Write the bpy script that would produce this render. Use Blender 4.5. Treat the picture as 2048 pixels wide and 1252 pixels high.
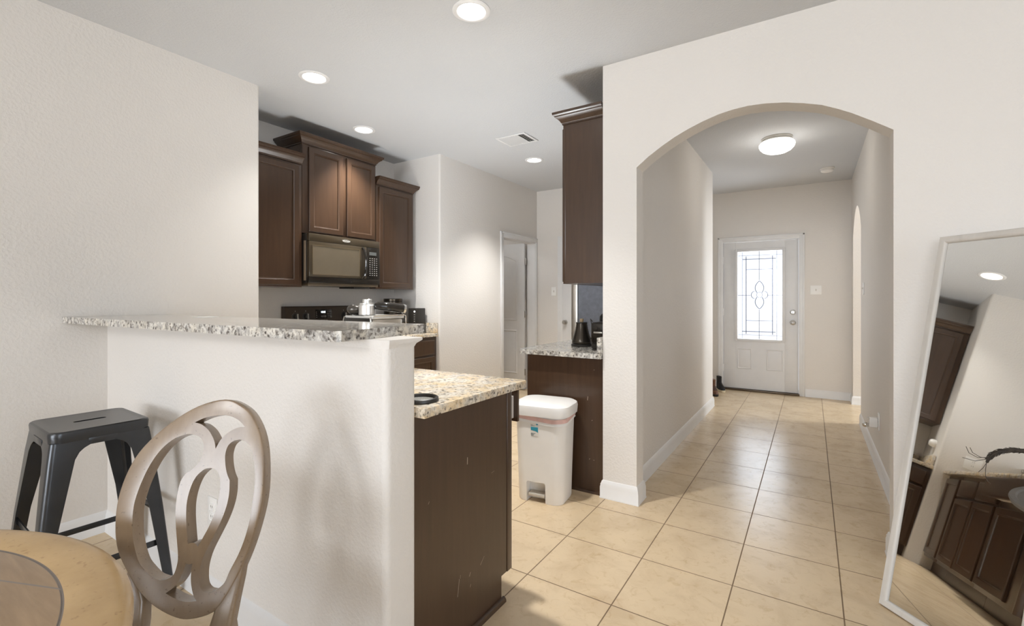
import bpy, bmesh, math, random
from mathutils import Vector, Matrix, Euler
from math import sin, cos, pi, radians

for o in list(bpy.data.objects):
    bpy.data.objects.remove(o, do_unlink=True)
SC = bpy.context.scene
COL = SC.collection
random.seed(7)

# ------------------------------------------------------------------ camera
CAM_H = 1.262
CEIL = 2.744
cd = bpy.data.cameras.new('camera')
cd.sensor_width = 36.0
cd.lens = 938.0 / 2048.0 * 36.0
cd.shift_y = -28.0 / 2048.0
cd.clip_start = 0.02
cam = bpy.data.objects.new('camera', cd)
cam.location = (0, 0, CAM_H)
cam.rotation_euler = (radians(90), 0, radians(32.556))
COL.objects.link(cam)
SC.camera = cam

# ------------------------------------------------------------------ colour management, world, large lights
SC.view_settings.view_transform = 'Standard'
SC.view_settings.look = 'None'
SC.view_settings.gamma = 1.0
SC.view_settings.use_curve_mapping = False
SC.view_settings.exposure = 0.0
SC.cycles.max_bounces = 10
SC.cycles.diffuse_bounces = 6
SC.cycles.glossy_bounces = 5
SC.cycles.transmission_bounces = 6
SC.cycles.caustics_reflective = False
SC.cycles.caustics_refractive = False
SC.cycles.sample_clamp_indirect = 6.0

W = bpy.data.worlds.new('sky_world')
SC.world = W
W.use_nodes = True
nt = W.node_tree
bg = nt.nodes['Background']
tc = nt.nodes.new('ShaderNodeTexCoord')
sep = nt.nodes.new('ShaderNodeSeparateXYZ')
nt.links.new(tc.outputs['Generated'], sep.inputs[0])
rmp = nt.nodes.new('ShaderNodeValToRGB')
nt.links.new(sep.outputs['Z'], rmp.inputs['Fac'])
rmp.color_ramp.elements[0].color = (0.93, 0.95, 1.0, 1)
rmp.color_ramp.elements[0].position = 0.0
rmp.color_ramp.elements[1].color = (0.62, 0.75, 1.0, 1)
rmp.color_ramp.elements[1].position = 0.8
nt.links.new(rmp.outputs[0], bg.inputs['Color'])
bg.inputs['Strength'].default_value = 1.35


def area(name, loc, rot, sx, sy, power, color=(1, 1, 1), spread=None):
    l = bpy.data.lights.new(name, 'AREA')
    l.shape = 'RECTANGLE'
    l.size = sx
    l.size_y = sy
    l.energy = power
    l.color = color
    if spread is not None:
        l.spread = spread
    o = bpy.data.objects.new(name, l)
    o.location = loc
    o.rotation_euler = rot
    COL.objects.link(o)
    return o


# daylight through the big windows of the great room behind the camera, the front door and the foyer side room
area('window_daylight', (-0.3, -8.92, 1.45), (radians(90), 0, 0), 4.6, 2.0, 435, (0.90, 0.955, 1.0))
area('side_window_daylight', (3.72, -1.0, 1.45), (radians(90), 0, radians(90)), 2.4, 2.0, 80, (0.87, 0.945, 1.0))
area('door_daylight', (-0.60, 7.42, 1.32), (radians(-90), 0, 0), 0.62, 1.3, 15, (0.88, 0.945, 1.0))
area('foyer_daylight', (2.62, 6.62, 1.5), (radians(90), 0, radians(90)), 0.5, 1.4, 70, (0.92, 0.965, 1.0))


def spot(name, loc, rot, power, size, blend, soft, color):
    l = bpy.data.lights.new(name, 'SPOT')
    l.energy = power
    l.spot_size = radians(size)
    l.spot_blend = blend
    l.shadow_soft_size = soft
    l.color = color
    o = bpy.data.objects.new(name, l)
    o.location = loc
    o.rotation_euler = rot
    COL.objects.link(o)
    return o


# added spots without fixtures: one high behind the camera, two shining up at ceilings
spot('dining_fill', (-1.15, -2.3, 2.25), (radians(68), 0, radians(3)), 100, 110, 1.0, 0.36, (0.97, 0.98, 1.0))  # added spot, no fixture: brightens the bar wall and casts the chair shadow
spot('ceiling_fill', (-0.9, -1.5, 0.4), (radians(172), 0, radians(10)), 40, 125, 0.8, 0.15, (0.90, 0.96, 1.0))  # added up-light that brightens the dining ceiling, no lamp stands here
spot('kitchen_fill', (-2.2, 3.0, 0.12), (radians(180), 0, 0), 182, 132, 1.0, 0.35, (0.92, 0.965, 1.0))  # added up-light near the floor, stands in for bounced light in the kitchen
pl = bpy.data.lights.new('pantry_fill', 'POINT')  # added point light to brighten the pantry inside, no fixture there
pl.energy = 9
pl.shadow_soft_size = 0.06
po = bpy.data.objects.new('pantry_fill', pl)
po.location = (-3.95, 4.5, 2.5)
COL.objects.link(po)

# ------------------------------------------------------------------ node helpers / materials
def new_mat(name):
    m = bpy.data.materials.new(name)
    m.use_nodes = True
    t = m.node_tree
    b = t.nodes['Principled BSDF']
    return m, t, b


def node(t, typ, **kw):
    n = t.nodes.new(typ)
    for k, v in kw.items():
        setattr(n, k, v)
    return n


def coords(t, scale=(1, 1, 1), loc=(0, 0, 0), rot=(0, 0, 0)):
    c = node(t, 'ShaderNodeTexCoord')
    mp = node(t, 'ShaderNodeMapping')
    mp.inputs['Scale'].default_value = scale
    mp.inputs['Location'].default_value = loc
    mp.inputs['Rotation'].default_value = rot
    t.links.new(c.outputs['Object'], mp.inputs[0])
    return mp.outputs[0]


def noise(t, vec, scale, detail=3, rough=0.5, dist=0.0):
    n = node(t, 'ShaderNodeTexNoise')
    n.inputs['Scale'].default_value = scale
    n.inputs['Detail'].default_value = detail
    n.inputs['Roughness'].default_value = rough
    n.inputs['Distortion'].default_value = dist
    t.links.new(vec, n.inputs['Vector'])
    return n.outputs['Fac']


def ramp(t, fac, stops, interp='LINEAR'):
    r = node(t, 'ShaderNodeValToRGB')
    r.color_ramp.interpolation = interp
    el = r.color_ramp.elements
    while len(el) < len(stops):
        el.new(0.5)
    for e, (p, c) in zip(el, stops):
        e.position = p
        e.color = (c[0], c[1], c[2], 1) if len(c) == 3 else c
    t.links.new(fac, r.inputs['Fac'])
    return r.outputs[0]


def mixc(t, fac, a, b, blend='MIX'):
    m = node(t, 'ShaderNodeMix', data_type='RGBA', blend_type=blend)
    for sock, v in ((m.inputs[0], fac), (m.inputs[6], a), (m.inputs[7], b)):
        if hasattr(v, 'default_value') or hasattr(v, 'is_output'):
            t.links.new(v, sock)
        elif isinstance(v, (int, float)):
            sock.default_value = v
        else:
            sock.default_value = (v[0], v[1], v[2], 1)
    return m.outputs[2]


def bump(t, b, h, strength, dist):
    n = node(t, 'ShaderNodeBump')
    n.inputs['Strength'].default_value = strength
    n.inputs['Distance'].default_value = dist
    t.links.new(h, n.inputs['Height'])
    t.links.new(n.outputs[0], b.inputs['Normal'])


def simple(name, col, rough=0.5, metal=0.0, spec=0.5, var=0.06, vscale=8.0, coat=0.0):
    m, t, b = new_mat(name)
    v = noise(t, coords(t), vscale, 3)
    lo = tuple(c * (1 - var) for c in col)
    hi = tuple(min(1, c * (1 + var)) for c in col)
    t.links.new(ramp(t, v, [(0.3, lo), (0.7, hi)]), b.inputs['Base Color'])
    b.inputs['Roughness'].default_value = rough
    b.inputs['Metallic'].default_value = metal
    b.inputs['Specular IOR Level'].default_value = spec
    b.inputs['Coat Weight'].default_value = coat
    b.inputs['Coat Roughness'].default_value = 0.15
    return m


def paint(name, col, bscale, bstr, rough=0.75):
    m, t, b = new_mat(name)
    c = coords(t)
    v = noise(t, c, 1.3, 2)
    t.links.new(ramp(t, v, [(0.3, tuple(x * 0.98 for x in col)), (0.7, tuple(x * 1.01 for x in col))]), b.inputs['Base Color'])
    b.inputs['Roughness'].default_value = rough
    b.inputs['Specular IOR Level'].default_value = 0.25
    h = noise(t, c, bscale, 2, 0.55)
    bump(t, b, ramp(t, h, [(0.38, (0, 0, 0)), (0.66, (1, 1, 1))]), bstr, 0.003)
    return m


def emission(name, col, strength):
    m = bpy.data.materials.new(name)
    m.use_nodes = True
    t = m.node_tree
    t.nodes.remove(t.nodes['Principled BSDF'])
    e = node(t, 'ShaderNodeEmission')
    e.inputs['Color'].default_value = (*col, 1)
    e.inputs['Strength'].default_value = strength
    t.links.new(e.outputs[0], t.nodes['Material Output'].inputs[0])
    return m


M = {}
M['wall'] = paint('wall_paint', (0.77, 0.738, 0.70), 70, 0.25)
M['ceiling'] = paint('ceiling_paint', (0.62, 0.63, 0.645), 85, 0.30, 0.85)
M['trim'] = simple('trim_white', (0.78, 0.775, 0.77), 0.4, var=0.02)
M['door'] = simple('door_white', (0.74, 0.735, 0.735), 0.42, var=0.02)


def tile_mat():
    m, t, b = new_mat('floor_tile')
    vec = coords(t, (1, 1, 1), (1.098, -3.503, 0))
    br = node(t, 'ShaderNodeTexBrick', offset=0.0, squash=1.0)
    br.inputs['Scale'].default_value = 1.0
    br.inputs['Brick Width'].default_value = 0.4023
    br.inputs['Row Height'].default_value = 0.4131
    br.inputs['Mortar Size'].default_value = 0.0027
    br.inputs['Mortar Smooth'].default_value = 0.1
    br.inputs['Color1'].default_value = (0.63, 0.495, 0.325, 1)
    br.inputs['Color2'].default_value = (0.68, 0.535, 0.36, 1)
    br.inputs['Mortar'].default_value = (0.20, 0.135, 0.08, 1)
    t.links.new(vec, br.inputs['Vector'])
    c = coords(t)
    n1 = noise(t, c, 5.0, 6, 0.62, 0.6)
    n2 = noise(t, c, 22.0, 5, 0.65, 0.8)
    k1 = ramp(t, n1, [(0.32, (0.86, 0.83, 0.80)), (0.52, (1, 1, 1)), (0.75, (1.05, 1.04, 1.02))])
    k2 = ramp(t, n2, [(0.32, (0.85, 0.80, 0.73)), (0.46, (1, 1, 1))])
    col = mixc(t, 0.85, br.outputs['Color'], k1, 'MULTIPLY')
    col = mixc(t, 0.7, col, k2, 'MULTIPLY')
    t.links.new(col, b.inputs['Base Color'])
    r = ramp(t, br.outputs['Fac'], [(0.0, (0.27, 0.27, 0.27)), (1.0, (0.8, 0.8, 0.8))])
    t.links.new(r, b.inputs['Roughness'])
    b.inputs['Specular IOR Level'].default_value = 0.42
    inv = node(t, 'ShaderNodeMath', operation='SUBTRACT')
    inv.inputs[0].default_value = 1.0
    t.links.new(br.outputs['Fac'], inv.inputs[1])
    bump(t, b, inv.outputs[0], 0.5, 0.002)
    return m


M['tile'] = tile_mat()


def granite(name, warm):
    m, t, b = new_mat(name)
    c = coords(t)
    base = ramp(t, noise(t, c, 34, 5, 0.7, 0.5), [(0.32, (0.36, 0.31, 0.25)), (0.46, (0.64, 0.58, 0.49)), (0.62, (0.76, 0.72, 0.65))] if warm else [(0.36, (0.22, 0.205, 0.19)), (0.48, (0.50, 0.48, 0.45)), (0.60, (0.72, 0.70, 0.66))])
    gold = ramp(t, noise(t, c, 17, 4, 0.6), [(0.42, (1, 1, 1)), (0.62, (1.0, 0.82, 0.56) if warm else (1.0, 0.96, 0.88))])
    col = mixc(t, 0.9, base, gold, 'MULTIPLY')
    v = node(t, 'ShaderNodeTexVoronoi', feature='F1')
    v.inputs['Scale'].default_value = 62
    v.inputs['Randomness'].default_value = 1.0
    d = node(t, 'ShaderNodeMixRGB')
    wn = node(t, 'ShaderNodeTexNoise')
    wn.inputs['Scale'].default_value = 40
    t.links.new(c, wn.inputs['Vector'])
    d.inputs[0].default_value = 0.03
    t.links.new(c, d.inputs[1])
    t.links.new(wn.outputs['Color'], d.inputs[2])
    t.links.new(d.outputs[0], v.inputs['Vector'])
    msk = ramp(t, noise(t, c, 48, 4, 0.75), [(0.47 if warm else 0.43, (0, 0, 0)), (0.56 if warm else 0.52, (1, 1, 1))])
    cell = ramp(t, v.outputs['Distance'], [(0.25, (1, 1, 1)), (0.55, (0, 0, 0))])
    mm = node(t, 'ShaderNodeMath', operation='MULTIPLY')
    t.links.new(msk, mm.inputs[0])
    t.links.new(cell, mm.inputs[1])
    dark = ramp(t, noise(t, c, 90, 2), [(0.4, (0.045, 0.038, 0.033)), (0.6, (0.22, 0.19, 0.165))])
    col = mixc(t, mm.outputs[0], col, dark)
    t.links.new(col, b.inputs['Base Color'])
    b.inputs['Roughness'].default_value = 0.11
    b.inputs['Specular IOR Level'].default_value = 0.5
    return m


M['granite'] = granite('granite_warm', True)
M['granite_bar'] = granite('granite_grey', False)


def wood(name, dark, light, rough, axis='z', scale=9.0, stretch=14.0, coat=0.25, spec=0.5, specks=0.0):
    m, t, b = new_mat(name)
    sc = {'z': (stretch, stretch, 1), 'x': (1, stretch, stretch), 'y': (stretch, 1, stretch)}[axis]
    f = noise(t, coords(t, sc), scale * 0.35, 5, 0.6, 0.4)
    g = noise(t, coords(t), 2.2, 3)
    col = ramp(t, f, [(0.25, dark), (0.75, light)])
    col = mixc(t, 0.5, col, ramp(t, g, [(0.3, (0.82, 0.82, 0.82)), (0.7, (1.12, 1.12, 1.12))]), 'MULTIPLY')
    if specks:
        s = noise(t, coords(t), 120, 2, 0.5)
        col = mixc(t, specks, col, ramp(t, s, [(0.27, (0.25, 0.2, 0.15)), (0.33, (1, 1, 1))]), 'MULTIPLY')
    t.links.new(col, b.inputs['Base Color'])
    b.inputs['Roughness'].default_value = rough
    b.inputs['Specular IOR Level'].default_value = spec
    b.inputs['Coat Weight'].default_value = coat
    b.inputs['Coat Roughness'].default_value = 0.22
    return m


M['cabinet'] = wood('espresso_wood', (0.049, 0.0255, 0.0135), (0.068, 0.036, 0.0195), 0.34, coat=0.34, spec=0.45)
M['chair_wood'] = wood('weathered_wood', (0.20, 0.135, 0.082), (0.31, 0.225, 0.145), 0.27, scale=7, stretch=6, coat=0.45, specks=0.5)


def table_mat():
    m, t, b = new_mat('table_wood')
    c = node(t, 'ShaderNodeTexCoord')
    s = node(t, 'ShaderNodeSeparateXYZ')
    t.links.new(c.outputs['Object'], s.inputs[0])
    ln = node(t, 'ShaderNodeVectorMath', operation='LENGTH')
    mul = node(t, 'ShaderNodeVectorMath', operation='MULTIPLY')
    mul.inputs[1].default_value = (1, 1, 0)
    t.links.new(c.outputs['Object'], mul.inputs[0])
    t.links.new(mul.outputs[0], ln.inputs[0])
    r = ln.outputs['Value']
    spk = noise(t, coords(t), 65, 3, 0.6)
    ring_c = ramp(t, noise(t, coords(t), 7, 5, 0.65), [(0.3, (0.43, 0.275, 0.115)), (0.7, (0.56, 0.375, 0.175))])
    ring_c = mixc(t, 0.6, ring_c, ramp(t, spk, [(0.28, (0.55, 0.45, 0.35)), (0.40, (1, 1, 1))]), 'MULTIPLY')
    pl = noise(t, coords(t, (1.5, 12, 1), rot=(0, 0, 0.05)), 3.5, 5, 0.6, 0.3)
    in_c = ramp(t, pl, [(0.3, (0.33, 0.215, 0.115)), (0.7, (0.46, 0.31, 0.175))])
    stp = node(t, 'ShaderNodeMath', operation='GREATER_THAN')
    stp.inputs[1].default_value = 0.581
    t.links.new(r, stp.inputs[0])
    col = mixc(t, stp.outputs[0], in_c, ring_c)

    def line(val, centre, half):
        a = node(t, 'ShaderNodeMath', operation='SUBTRACT')
        a.inputs[1].default_value = centre
        t.links.new(val, a.inputs[0])
        ab = node(t, 'ShaderNodeMath', operation='ABSOLUTE')
        t.links.new(a.outputs[0], ab.inputs[0])
        l = node(t, 'ShaderNodeMath', operation='LESS_THAN')
        l.inputs[1].default_value = half
        t.links.new(ab.outputs[0], l.inputs[0])
        return l.outputs[0]
    col = mixc(t, line(r, 0.581, 0.0024), col, (0.15, 0.12, 0.10))
    # plank joints inside the ring, slanted a little
    rot = node(t, 'ShaderNodeVectorRotate', rotation_type='Z_AXIS')
    rot.inputs['Angle'].default_value = radians(-22)
    t.links.new(c.outputs['Object'], rot.inputs[0])
    s2 = node(t, 'ShaderNodeSeparateXYZ')
    t.links.new(rot.outputs[0], s2.inputs[0])
    inside = node(t, 'ShaderNodeMath', operation='LESS_THAN')
    inside.inputs[1].default_value = 0.581
    t.links.new(r, inside.inputs[0])
    for yy in (0.50, 0.29, 0.07, -0.15, -0.37):
        mm = node(t, 'ShaderNodeMath', operation='MULTIPLY')
        t.links.new(line(s2.outputs['Y'], yy, 0.0018), mm.inputs[0])
        t.links.new(inside.outputs[0], mm.inputs[1])
        col = mixc(t, mm.outputs[0], col, (0.24, 0.20, 0.17))
    t.links.new(col, b.inputs['Base Color'])
    b.inputs['Roughness'].default_value = 0.33
    b.inputs['Coat Weight'].default_value = 0.3
    b.inputs['Coat Roughness'].default_value = 0.2
    return m


M['table'] = table_mat()
M['stool'] = simple('gunmetal', (0.055, 0.057, 0.060), 0.27, 0.7, 0.5, 0.15)
M['black_gloss'] = simple('black_gloss', (0.018, 0.015, 0.012), 0.12, 0, 0.5, 0.1)
M['black_satin'] = simple('black_satin', (0.025, 0.022, 0.019), 0.4, 0, 0.5, 0.1)
M['bronze_glass'] = simple('bronze_glass', (0.06, 0.045, 0.028), 0.07, 0, 0.7, 0.05)
M['black_matte'] = simple('black_matte', (0.02, 0.017, 0.014), 0.55, 0, 0.4, 0.1)
M['chrome'] = simple('chrome', (0.78, 0.77, 0.75), 0.12, 1.0, 0.5, 0.03)
M['nickel'] = simple('satin_nickel', (0.52, 0.50, 0.47), 0.3, 1.0, 0.5, 0.05)
M['steel'] = simple('brushed_steel', (0.62, 0.585, 0.53), 0.33, 1.0, 0.5, 0.05)
M['white_plastic'] = simple('white_plastic', (0.87, 0.855, 0.835), 0.38, 0, 0.4, 0.02)
M['offwhite'] = simple('offwhite_plastic', (0.70, 0.66, 0.61), 0.45, 0, 0.4, 0.02)
M['plate_white'] = simple('plate_white', (0.90, 0.89, 0.87), 0.35, 0, 0.4, 0.02)
M['pedal_grey'] = simple('pedal_grey', (0.52, 0.48, 0.42), 0.45, 0, 0.4, 0.03)
M['pink_bag'] = simple('pink_bag', (0.74, 0.50, 0.46), 0.5, 0, 0.3, 0.08, 30)
M['label_white'] = simple('label_white', (0.80, 0.78, 0.74), 0.5, var=0.02)
M['teal'] = simple('label_teal', (0.03, 0.30, 0.42), 0.5, var=0.02)
M['ink'] = simple('label_ink', (0.12, 0.16, 0.18), 0.6, var=0.02)
M['grey_ink'] = simple('grey_ink', (0.45, 0.43, 0.40), 0.6, var=0.02)
M['fridge_side'] = simple('fridge_side', (0.17, 0.18, 0.21), 0.42, 0.2, 0.5, 0.12, 26)
M['maple'] = simple('pale_wood_knob', (0.55, 0.40, 0.24), 0.5, var=0.1)
M['leather'] = simple('brown_leather', (0.12, 0.045, 0.016), 0.5, var=0.25, vscale=18)
M['dark_knit'] = simple('dark_knit', (0.012, 0.011, 0.011), 0.8, var=0.2, vscale=40)
M['sole_cream'] = simple('cream_sole', (0.62, 0.54, 0.38), 0.6, var=0.08)
M['mirror_frame'] = wood('whitewashed_wood', (0.60, 0.57, 0.53), (0.72, 0.69, 0.65), 0.45, coat=0.1, scale=6, stretch=10)
M['mirror'] = simple('mirror_silver', (0.80, 0.785, 0.75), 0.015, 1.0, 0.5, 0.0)
M['wicker'] = simple('dark_wicker', (0.035, 0.025, 0.016), 0.7, var=0.5, vscale=60)
M['grey_fabric'] = simple('grey_fabric', (0.26, 0.245, 0.225), 0.9, var=0.15, vscale=25)
M['came'] = simple('lead_came', (0.10, 0.11, 0.14), 0.35, 0.8, var=0.1)
M['ring_bead'] = simple('clear_bevel', (0.62, 0.64, 0.68), 0.15, 0.1, var=0.04)
M['lamp_on'] = emission('lamp_lens', (1.0, 0.97, 0.92), 9.0)
M['dome_on'] = emission('dome_glass', (1.0, 0.96, 0.90), 3.5)
M['display_on'] = emission('clock_digits', (0.75, 0.9, 1.0), 5.0)
M['lcd'] = emission('lcd_grey', (0.42, 0.43, 0.40), 0.45)
M['led_white'] = emission('led_white', (1.0, 0.96, 0.9), 4.0)
M['slot_dark'] = simple('slot_dark', (0.05, 0.045, 0.04), 0.7)
M['vent_dark'] = simple('vent_dark', (0.10, 0.095, 0.09), 0.8)
M['paper'] = simple('paper_white', (0.85, 0.84, 0.80), 0.6, var=0.02)


def glass_pane():
    m = bpy.data.materials.new('textured_pane')
    m.use_nodes = True
    t = m.node_tree
    t.nodes.remove(t.nodes['Principled BSDF'])
    tr = node(t, 'ShaderNodeBsdfTransparent')
    tr.inputs['Color'].default_value = (0.97, 0.98, 1.0, 1)
    gl = node(t, 'ShaderNodeBsdfGlossy')
    gl.inputs['Roughness'].default_value = 0.15
    c = coords(t)
    n = noise(t, c, 45, 3, 0.6)
    bp = node(t, 'ShaderNodeBump')
    bp.inputs['Strength'].default_value = 0.3
    t.links.new(n, bp.inputs['Height'])
    t.links.new(bp.outputs[0], gl.inputs['Normal'])
    mx = node(t, 'ShaderNodeMixShader')
    mx.inputs[0].default_value = 0.06
    t.links.new(tr.outputs[0], mx.inputs[1])
    t.links.new(gl.outputs[0], mx.inputs[2])
    t.links.new(mx.outputs[0], t.nodes['Material Output'].inputs[0])
    return m


M['pane'] = glass_pane()


# ------------------------------------------------------------------ mesh builder
class MB:
    def __init__(s):
        s.bm = bmesh.new()

    def _merge(s, b2, mat=None):
        if mat is not None:
            bmesh.ops.transform(b2, matrix=mat, verts=b2.verts)
        me = bpy.data.meshes.new('tmp')
        b2.to_mesh(me)
        b2.free()
        s.bm.from_mesh(me)
        bpy.data.meshes.remove(me)
        return s

    def box(s, x0, x1, y0, y1, z0, z1, bev=0.0, seg=2, mat=None):
        b2 = bmesh.new()
        bmesh.ops.create_cube(b2, size=1.0)
        for v in b2.verts:
            v.co = Vector(((x0 + x1) / 2 + v.co.x * (x1 - x0), (y0 + y1) / 2 + v.co.y * (y1 - y0), (z0 + z1) / 2 + v.co.z * (z1 - z0)))
        if bev > 0:
            bmesh.ops.bevel(b2, geom=b2.edges[:], offset=bev, segments=seg, profile=0.5, affect='EDGES')
        return s._merge(b2, mat)

    def rings(s, rings, closed=True, cap0=True, cap1=True):
        """loft a list of rings (lists of points)"""
        R = [[s.bm.verts.new(Vector(p)) for p in r] for r in rings]
        n = len(R[0])
        for a, b in zip(R, R[1:]):
            for i in range(n if closed else n - 1):
                j = (i + 1) % n
                try:
                    s.bm.faces.new((a[i], a[j], b[j], b[i]))
                except ValueError:
                    pass
        if closed and cap0:
            s.bm.faces.new(R[0][::-1])
        if closed and cap1:
            s.bm.faces.new(R[-1])
        return s

    def lathe(s, prof, c=(0, 0, 0), n=32, axis='z', mat=None, loop=False):
        rr = []
        for r, z in prof:
            ring = []
            for k in range(n):
                a = 2 * pi * k / n
                p = (r * cos(a), r * sin(a), z)
                if axis == 'x':
                    p = (z, r * cos(a), r * sin(a))
                elif axis == 'y':
                    p = (r * sin(a), z, r * cos(a))
                ring.append(Vector(p) + Vector(c))
            if mat is not None:
                ring = [mat @ p for p in ring]
            rr.append(ring)
        return s.rings(rr + rr[:1], True, False, False) if loop else s.rings(rr)

    def tube(s, pts, rad, n=10, cap=True, flat=1.0):
        pts = [Vector(p) for p in pts]
        if not isinstance(rad, (list, tuple)):
            rad = [rad] * len(pts)
        rr = []
        up = Vector((0, 0, 1))
        prev = None
        for i, p in enumerate(pts):
            d = (pts[min(i + 1, len(pts) - 1)] - pts[max(i - 1, 0)]).normalized()
            a = prev if prev is not None else (up if abs(d.z) < 0.9 else Vector((1, 0, 0)))
            a = (a - d * a.dot(d)).normalized()
            prev = a
            b = d.cross(a)
            rr.append([p + rad[i] * (cos(2 * pi * k / n) * a * flat + sin(2 * pi * k / n) * b) for k in range(n)])
        return s.rings(rr, True, cap, cap)

    def prism(s, poly, axis, a0, a1, holes=None):
        """extrude a simple polygon; poly coords are the two other axes in order"""
        def P(u, v, w):
            return {'x': (w, u, v), 'y': (u, w, v), 'z': (u, v, w)}[axis]
        A = [s.bm.verts.new(P(u, v, a0)) for u, v in poly]
        B = [s.bm.verts.new(P(u, v, a1)) for u, v in poly]
        n = len(poly)
        f = [s.bm.faces.new(A), s.bm.faces.new(B[::-1])]
        for i in range(n):
            j = (i + 1) % n
            s.bm.faces.new((A[j], A[i], B[i], B[j]))
        return s

    def sweep(s, path, prof, closed=False, z=0.0):
        """sweep profile [(out, up)] along a horizontal path; out is to the right of travel, mitred"""
        pts = [Vector((p[0], p[1])) for p in path]
        n = len(pts)
        nor = []
        for i in range(n):
            def seg(a, b):
                d = (pts[b] - pts[a]).normalized()
                return Vector((d.y, -d.x))
            if closed:
                n0, n1 = seg((i - 1) % n, i), seg(i, (i + 1) % n)
            else:
                n0 = seg(i - 1, i) if i > 0 else seg(i, i + 1)
                n1 = seg(i, i + 1) if i < n - 1 else seg(i - 1, i)
            m = (n0 + n1)
            m = m / max(1e-6, m.dot(n0))
            nor.append(m)
        rr = [[(pts[i].x + nor[i].x * o, pts[i].y + nor[i].y * o, z + u) for o, u in prof] for i in range(n)]
        if closed:
            R = [[s.bm.verts.new(Vector(p)) for p in r] for r in rr]
            k = len(prof)
            for i in range(n):
                a, b = R[i], R[(i + 1) % n]
                for q in range(k):
                    s.bm.faces.new((a[q], a[(q + 1) % k], b[(q + 1) % k], b[q]))
            return s
        return s.rings(rr)

    def build(s, name, mat, parent=None, world=True, smooth=35):
        bmesh.ops.recalc_face_normals(s.bm, faces=s.bm.faces)
        big = [f for f in s.bm.faces if len(f.verts) > 8]
        if big:
            bmesh.ops.triangulate(s.bm, faces=big, ngon_method='EAR_CLIP')
        if parent is not None and world:
            bmesh.ops.transform(s.bm, matrix=root_matrix(parent).inverted(), verts=s.bm.verts)
        me = bpy.data.meshes.new(name)
        s.bm.to_mesh(me)
        s.bm.free()
        me.materials.append(mat if not isinstance(mat, str) else M[mat])
        if smooth:
            for p in me.polygons:
                p.use_smooth = True
            me.set_sharp_from_angle(angle=radians(smooth))
        o = bpy.data.objects.new(name, me)
        COL.objects.link(o)
        if parent is not None:
            o.parent = parent
        return o


def root_matrix(o):
    m = Matrix.Identity(4)
    while o is not None:
        m = Matrix.LocRotScale(o.location, o.rotation_euler, o.scale) @ m
        o = o.parent
    return m


def tag(o, label, cat, group=None):
    o['label'] = label
    o['category'] = cat
    if group:
        o['group'] = group
    return o


def thing(name, label, cat, loc=(0, 0, 0), rz=0.0, group=None):
    o = bpy.data.objects.new(name, None)
    o.empty_display_size = 0.1
    o.location = loc
    o.rotation_euler = (0, 0, rz)
    COL.objects.link(o)
    return tag(o, label, cat, group)


def struct(name, mb, mat, parent=None, smooth=35):
    o = mb.build(name, mat, parent, smooth=smooth)
    if parent is None:
        o['kind'] = 'structure'
    return o


def struct_root(name, loc):
    o = bpy.data.objects.new(name, None)
    o.location = loc
    o['kind'] = 'structure'
    COL.objects.link(o)
    return o


def text_mb(txt, size, mat4, depth=0.0006):
    """letters as a mesh in the XY plane, moved by mat4"""
    c = bpy.data.curves.new('t', 'FONT')
    c.body = txt
    c.size = size
    c.align_x = 'CENTER'
    c.align_y = 'CENTER'
    c.extrude = depth
    o = bpy.data.objects.new('t', c)
    COL.objects.link(o)
    dg = bpy.context.evaluated_depsgraph_get()
    me = bpy.data.meshes.new_from_object(o.evaluated_get(dg))
    bpy.data.objects.remove(o, do_unlink=True)
    mb = MB()
    mb.bm.from_mesh(me)
    bpy.data.meshes.remove(me)
    bmesh.ops.transform(mb.bm, matrix=mat4, verts=mb.bm.verts)
    return mb


def frame_mat(o, xdir, ydir):
    x = Vector(xdir).normalized()
    y = Vector(ydir).normalized()
    z = x.cross(y)
    m = Matrix((x, y, z)).transposed().to_4x4()
    m.translation = Vector(o)
    return m


def rrect(cx, cy, w, d, r, n=6):
    out = []
    for sx, sy, a0 in ((1, 1, 0), (-1, 1, 90), (-1, -1, 180), (1, -1, 270)):
        for k in range(n + 1):
            a = radians(a0 + 90 * k / n)
            out.append((cx + sx * (w / 2 - r) + r * cos(a), cy + sy * (d / 2 - r) + r * sin(a)))
    return out


def boolean_cut(o, cutter_mb):
    c = cutter_mb.build('cutter', M['trim'])
    md = o.modifiers.new('cut', 'BOOLEAN')
    md.object = c
    md.operation = 'DIFFERENCE'
    md.solver = 'EXACT'
    c.parent = o.parent
    bpy.context.view_layer.update()
    dg = bpy.context.evaluated_depsgraph_get()
    me = bpy.data.meshes.new_from_object(o.evaluated_get(dg))
    o.modifiers.clear()
    o.data = me
    for p in me.polygons:
        p.use_smooth = True
    me.set_sharp_from_angle(angle=radians(35))
    bpy.data.objects.remove(c, do_unlink=True)


# ------------------------------------------------------------------ room shell
XL = -3.24      # dining left wall face
YA = 2.83       # arch wall face
struct('floor', MB().box(-5.2, 3.8, -9.2, 7.6, -0.12, 0.0), 'tile', smooth=0)
struct('ceiling', MB().box(-5.2, 3.8, -9.2, 7.3, CEIL, CEIL + 0.12), 'ceiling', smooth=0)


def rounded_block(poly_boxes):
    mb = MB()
    for b in poly_boxes:
        mb.box(*b)
    return mb


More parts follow.
